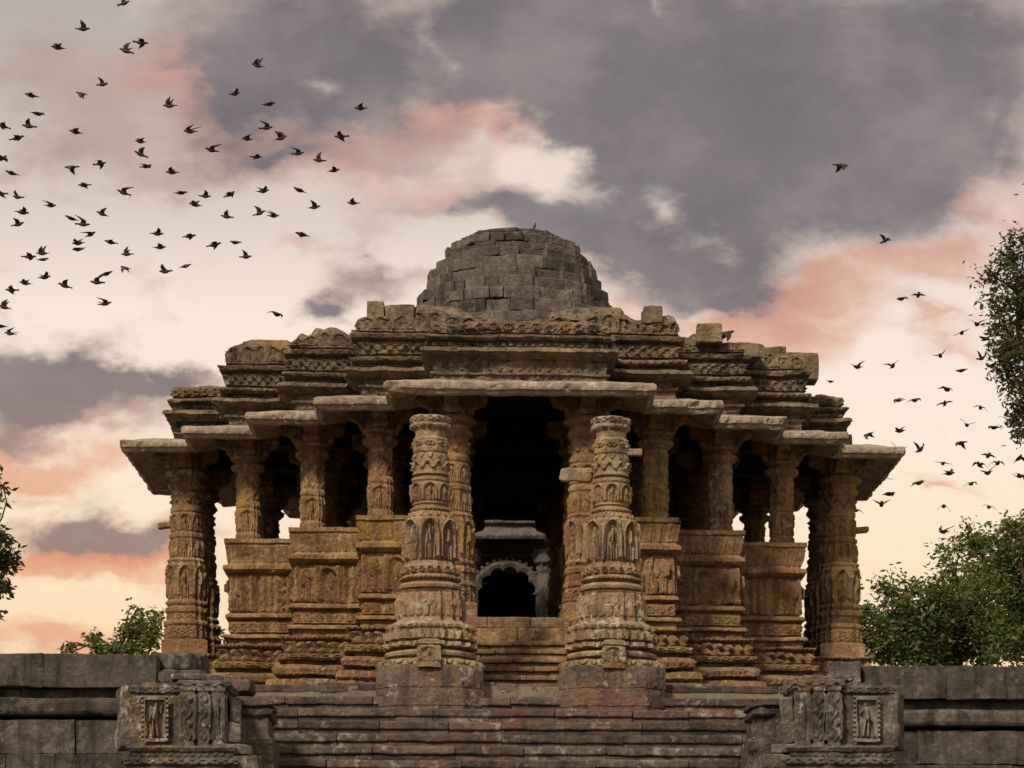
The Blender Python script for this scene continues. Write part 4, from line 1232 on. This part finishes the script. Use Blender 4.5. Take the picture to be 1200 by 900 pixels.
# ================================================================== BIRDS
def bird_mesh(d1, d2, sweep_a=0.0, name='bird', fold=1.0, tail=1.0):
    mb = MB()
    st = [(-.20, .034, .006, .0), (-.15, .030, .010, .0), (-.11, .026, .022, .0), (-.05, .042, .042, -.004), (.02, .052, .050, -.006), (.08, .042, .042, 0), (.115, .026, .028, .012), (.14, .027, .029, .02), (.165, .018, .018, .018), (.182, .006, .006, .012), (.20, .002, .002, .008)]
    th = np.linspace(0, 2 * math.pi, 10, endpoint=False)
    G = np.array([[(x, wy * math.cos(t), zc + hz * math.sin(t)) for t in th] for (x, wy, hz, zc) in st])
    G[0, :, 1] *= 1.5 * tail
    mb.grid(G, close=True); mb.fan(G[0], flip=True); mb.fan(G[-1])
    for s in (-1, 1):
        # leading and trailing edges of an arm panel and a hand panel
        n = 9
        lead, trail = [], []
        y, z = .03, .02
        seg = .205 * fold / (n - 1)
        for i in range(n):
            f = i / (n - 1)
            chord = (.125 * (1 - f ** 2.2) + .012)
            xs = .075 + (.03 * math.sin(f * math.pi) - .10 * f * f) + sweep_a * max(0, f - .35)
            lead.append((xs, s * y, z)); trail.append((xs - chord, s * y, z - .004))
            an = d1 * (1 - min(1, f / .5)) + d2 * min(1, f / .5)
            y += seg * math.cos(an); z += seg * math.sin(an)
        lead, trail = np.array(lead), np.array(trail)
        mid = (lead * .6 + trail * .4)
        upn = mid + np.array([0, 0, .009]); lo = mid - np.array([0, 0, .005])
        ring = np.stack([lead, upn, trail, lo], 1)
        mb.grid(ring, close=True)
        mb.ngon(ring[-1])
    return mb

POSES = {
    'up':    ((R(50), R(66), -.06), 'with raised wings'),
    'vee':   ((R(38), R(22), .0), 'with spread wings'),
    'flat':  ((R(4), R(-6), .0), 'gliding'),
    'bow':   ((R(28), R(-38), -.05), 'with arched wings'),
    'down':  ((R(-30), R(-58), .0), 'with lowered wings'),
    'swept': ((R(30), R(35), -.25), 'with swept wings'),
}
PROTO = {}
def bird(px, py, pose, d, yaw, roll=0.0, pitch=0.0, scale=1.0, flock='left', label=None, z_label=None):
    (a, txt) = POSES[pose]
    if pose not in PROTO:
        PROTO[pose] = bird_mesh(*a).build('bird', M_BIRD, None, smooth=False)
        o = PROTO[pose]
    else:
        o = PROTO[pose].copy(); COL.objects.link(o)
        for k in list(o.keys()): del o[k]
    o.location = at(px, py, d)
    o.rotation_euler = (roll, pitch, yaw)
    o.scale = (scale,) * 3
    if not label:
        label = 'dark bird %s, %s' % (txt, z_label)
    tag(o, label, 'bird', 'birds of the left flock' if flock == 'left' else ('birds of the right flock' if flock == 'right' else None))
    return o

LEFT = [(145,4,'up'),(97,34,'up'),(68,56,'up'),(148,60,'up'),(165,50,'bow'),(96,110,'down'),(120,99,'up'),(37,112,'flat'),(44,133,'flat'),(4,148,'flat'),(34,148,'vee'),(20,162,'flat'),(89,155,'vee'),(199,124,'up'),(223,154,'swept'),(165,166,'vee'),(165,181,'vee'),
        (302,77,'up'),(275,110,'vee'),(315,122,'flat'),(423,127,'vee'),(290,163,'up'),(312,150,'swept'),(329,162,'up'),(248,176,'swept'),(300,184,'flat'),(349,180,'swept'),(374,188,'up'),(391,200,'vee'),(400,160,'flat'),
        (171,195,'flat'),(202,202,'vee'),(84,196,'down'),(117,192,'bow'),(14,203,'flat'),(2,186,'flat'),(1,227,'flat'),(99,217,'bow'),(145,226,'swept'),(212,226,'flat'),(240,230,'vee'),(229,240,'up'),(21,231,'vee'),(59,241,'swept'),(26,249,'up'),(21,263,'vee'),(84,256,'flat'),(97,263,'swept'),(120,251,'up'),
        (106,275,'swept'),(92,285,'vee'),(92,292,'flat'),(130,284,'flat'),(184,274,'vee'),(222,277,'bow'),(187,290,'up'),(149,298,'up'),(147,314,'down'),(194,318,'up'),(217,312,'bow'),(34,301,'flat'),(50,297,'up'),(50,304,'flat'),(124,321,'flat'),(114,331,'swept'),(52,325,'up'),(30,332,'vee'),(14,340,'flat'),(76,335,'up'),(123,356,'swept'),(5,360,'up'),(1,382,'flat'),(12,391,'swept'),
        (269,228,'bow'),(308,224,'vee'),(351,223,'flat'),(368,243,'up'),(414,238,'vee'),(266,254,'vee'),(304,250,'up'),(320,253,'swept'),(251,287,'bow'),(276,284,'flat'),(354,275,'bow'),(288,301,'vee')]
RIGHT = [(1037,282,'vee'),(1057,350,'bow'),(1076,346,'bow'),(1127,390,'flat'),(1005,430,'vee'),(1046,429,'vee'),(1102,417,'vee'),(1145,380,'swept'),(1155,397,'flat'),(1150,420,'up'),(1127,434,'flat'),(1109,456,'bow'),(1053,469,'bow'),(1072,469,'bow'),(1107,473,'flat'),(1149,478,'bow'),(1165,501,'bow'),(1133,498,'vee'),(1055,505,'vee'),(1018,509,'down'),(1016,526,'bow'),(1052,526,'vee'),(1078,527,'up'),(1126,519,'down'),(1105,543,'flat'),(1112,555,'vee'),(1158,534,'bow'),(1148,545,'bow'),(1169,543,'bow'),(1158,554,'vee'),(1194,537,'down'),(1195,558,'bow'),(1138,567,'bow'),(1076,566,'bow'),(1036,561,'flat'),(1042,579,'bow'),(1033,591,'vee'),(1003,598,'bow'),(1106,593,'down'),(1159,594,'bow'),(1106,623,'swept'),(973,447,'flat')]
SPECIAL = {(145, 4): 'topmost dark bird of the left flock, cut by the top edge', (423, 127): 'dark bird with forked wings, highest at the right of the left flock', (391, 200): 'plump dark bird with fanned wings below the long gliding one',
           (414, 238): 'rightmost low bird of the left flock, wings in a shallow V', (1037, 282): 'dark bird in a shallow V on the grey and orange cloud edge', (973, 447): 'tiny dark bird just off the right roof corner'}
ORD = ('first', 'second', 'third', 'fourth', 'fifth', 'sixth', 'seventh', 'eighth', 'ninth', 'tenth', 'eleventh', 'twelfth', 'thirteenth', 'fourteenth')
def row_names(lst, per, flock):
    out = {}
    byy = sorted(lst, key=lambda b: b[1])
    for i in range(0, len(byy), per):
        row = sorted(byy[i:i + per])
        for j, b in enumerate(row):
            out[b[:2]] = '%s from left in %s row down of %s flock' % (ORD[j], ORD[i // per], flock)
    return out

def birds():
    r = random.Random(12)
    ln = row_names(LEFT, 7, 'left'); rn = row_names(RIGHT, 5, 'right')
    for (px, py, pose) in LEFT:
        d = r.uniform(58, 72)
        if pose == 'up' and r.random() < .5: pose = 'vee'
        yaw = (math.pi if r.random() < .55 else 0) + r.uniform(-.6, .6)
        bird(px, py, pose, d, yaw, r.uniform(-.35, .35), r.uniform(-.3, .15), 0.9, 'left', SPECIAL.get((px, py)), ln[(px, py)])
    for (px, py, pose) in RIGHT:
        d = r.uniform(62, 76)
        yaw = r.choice((1, -1)) * math.pi / 2 + r.uniform(-.9, .9)
        bird(px, py, pose, d, yaw, r.uniform(-.4, .4), r.uniform(-.2, .2), .62 if (px, py) == (973, 447) else 1.0, 'right', SPECIAL.get((px, py)), rn[(px, py)])
    bird(985, 194, 'down', 58, .4, .1, 0, 1.0, None, 'lone dark bird high on the big grey cloud')
    bird(324, 368, 'bow', 60, 1.1, .4, 0, 1.0, None, 'lone dark bird gliding left of the small grey cloud above the roof')
    bird(850, 391, 'down', 58.5, .2, .3, -.2, 1.15, None, 'dark bird landing on the roof beside a square block')
    # perched on the dome
    o = bird_mesh(R(-70), R(-80), -.3, fold=.45).build('bird', M_BIRD, None)
    p = at(626, 266, 62.9)
    o.location = p; o.scale = (.62,) * 3; o.rotation_euler = (0, R(-62), R(10))
    tag(o, 'small dark bird perched on top of the dome', 'bird')
birds()
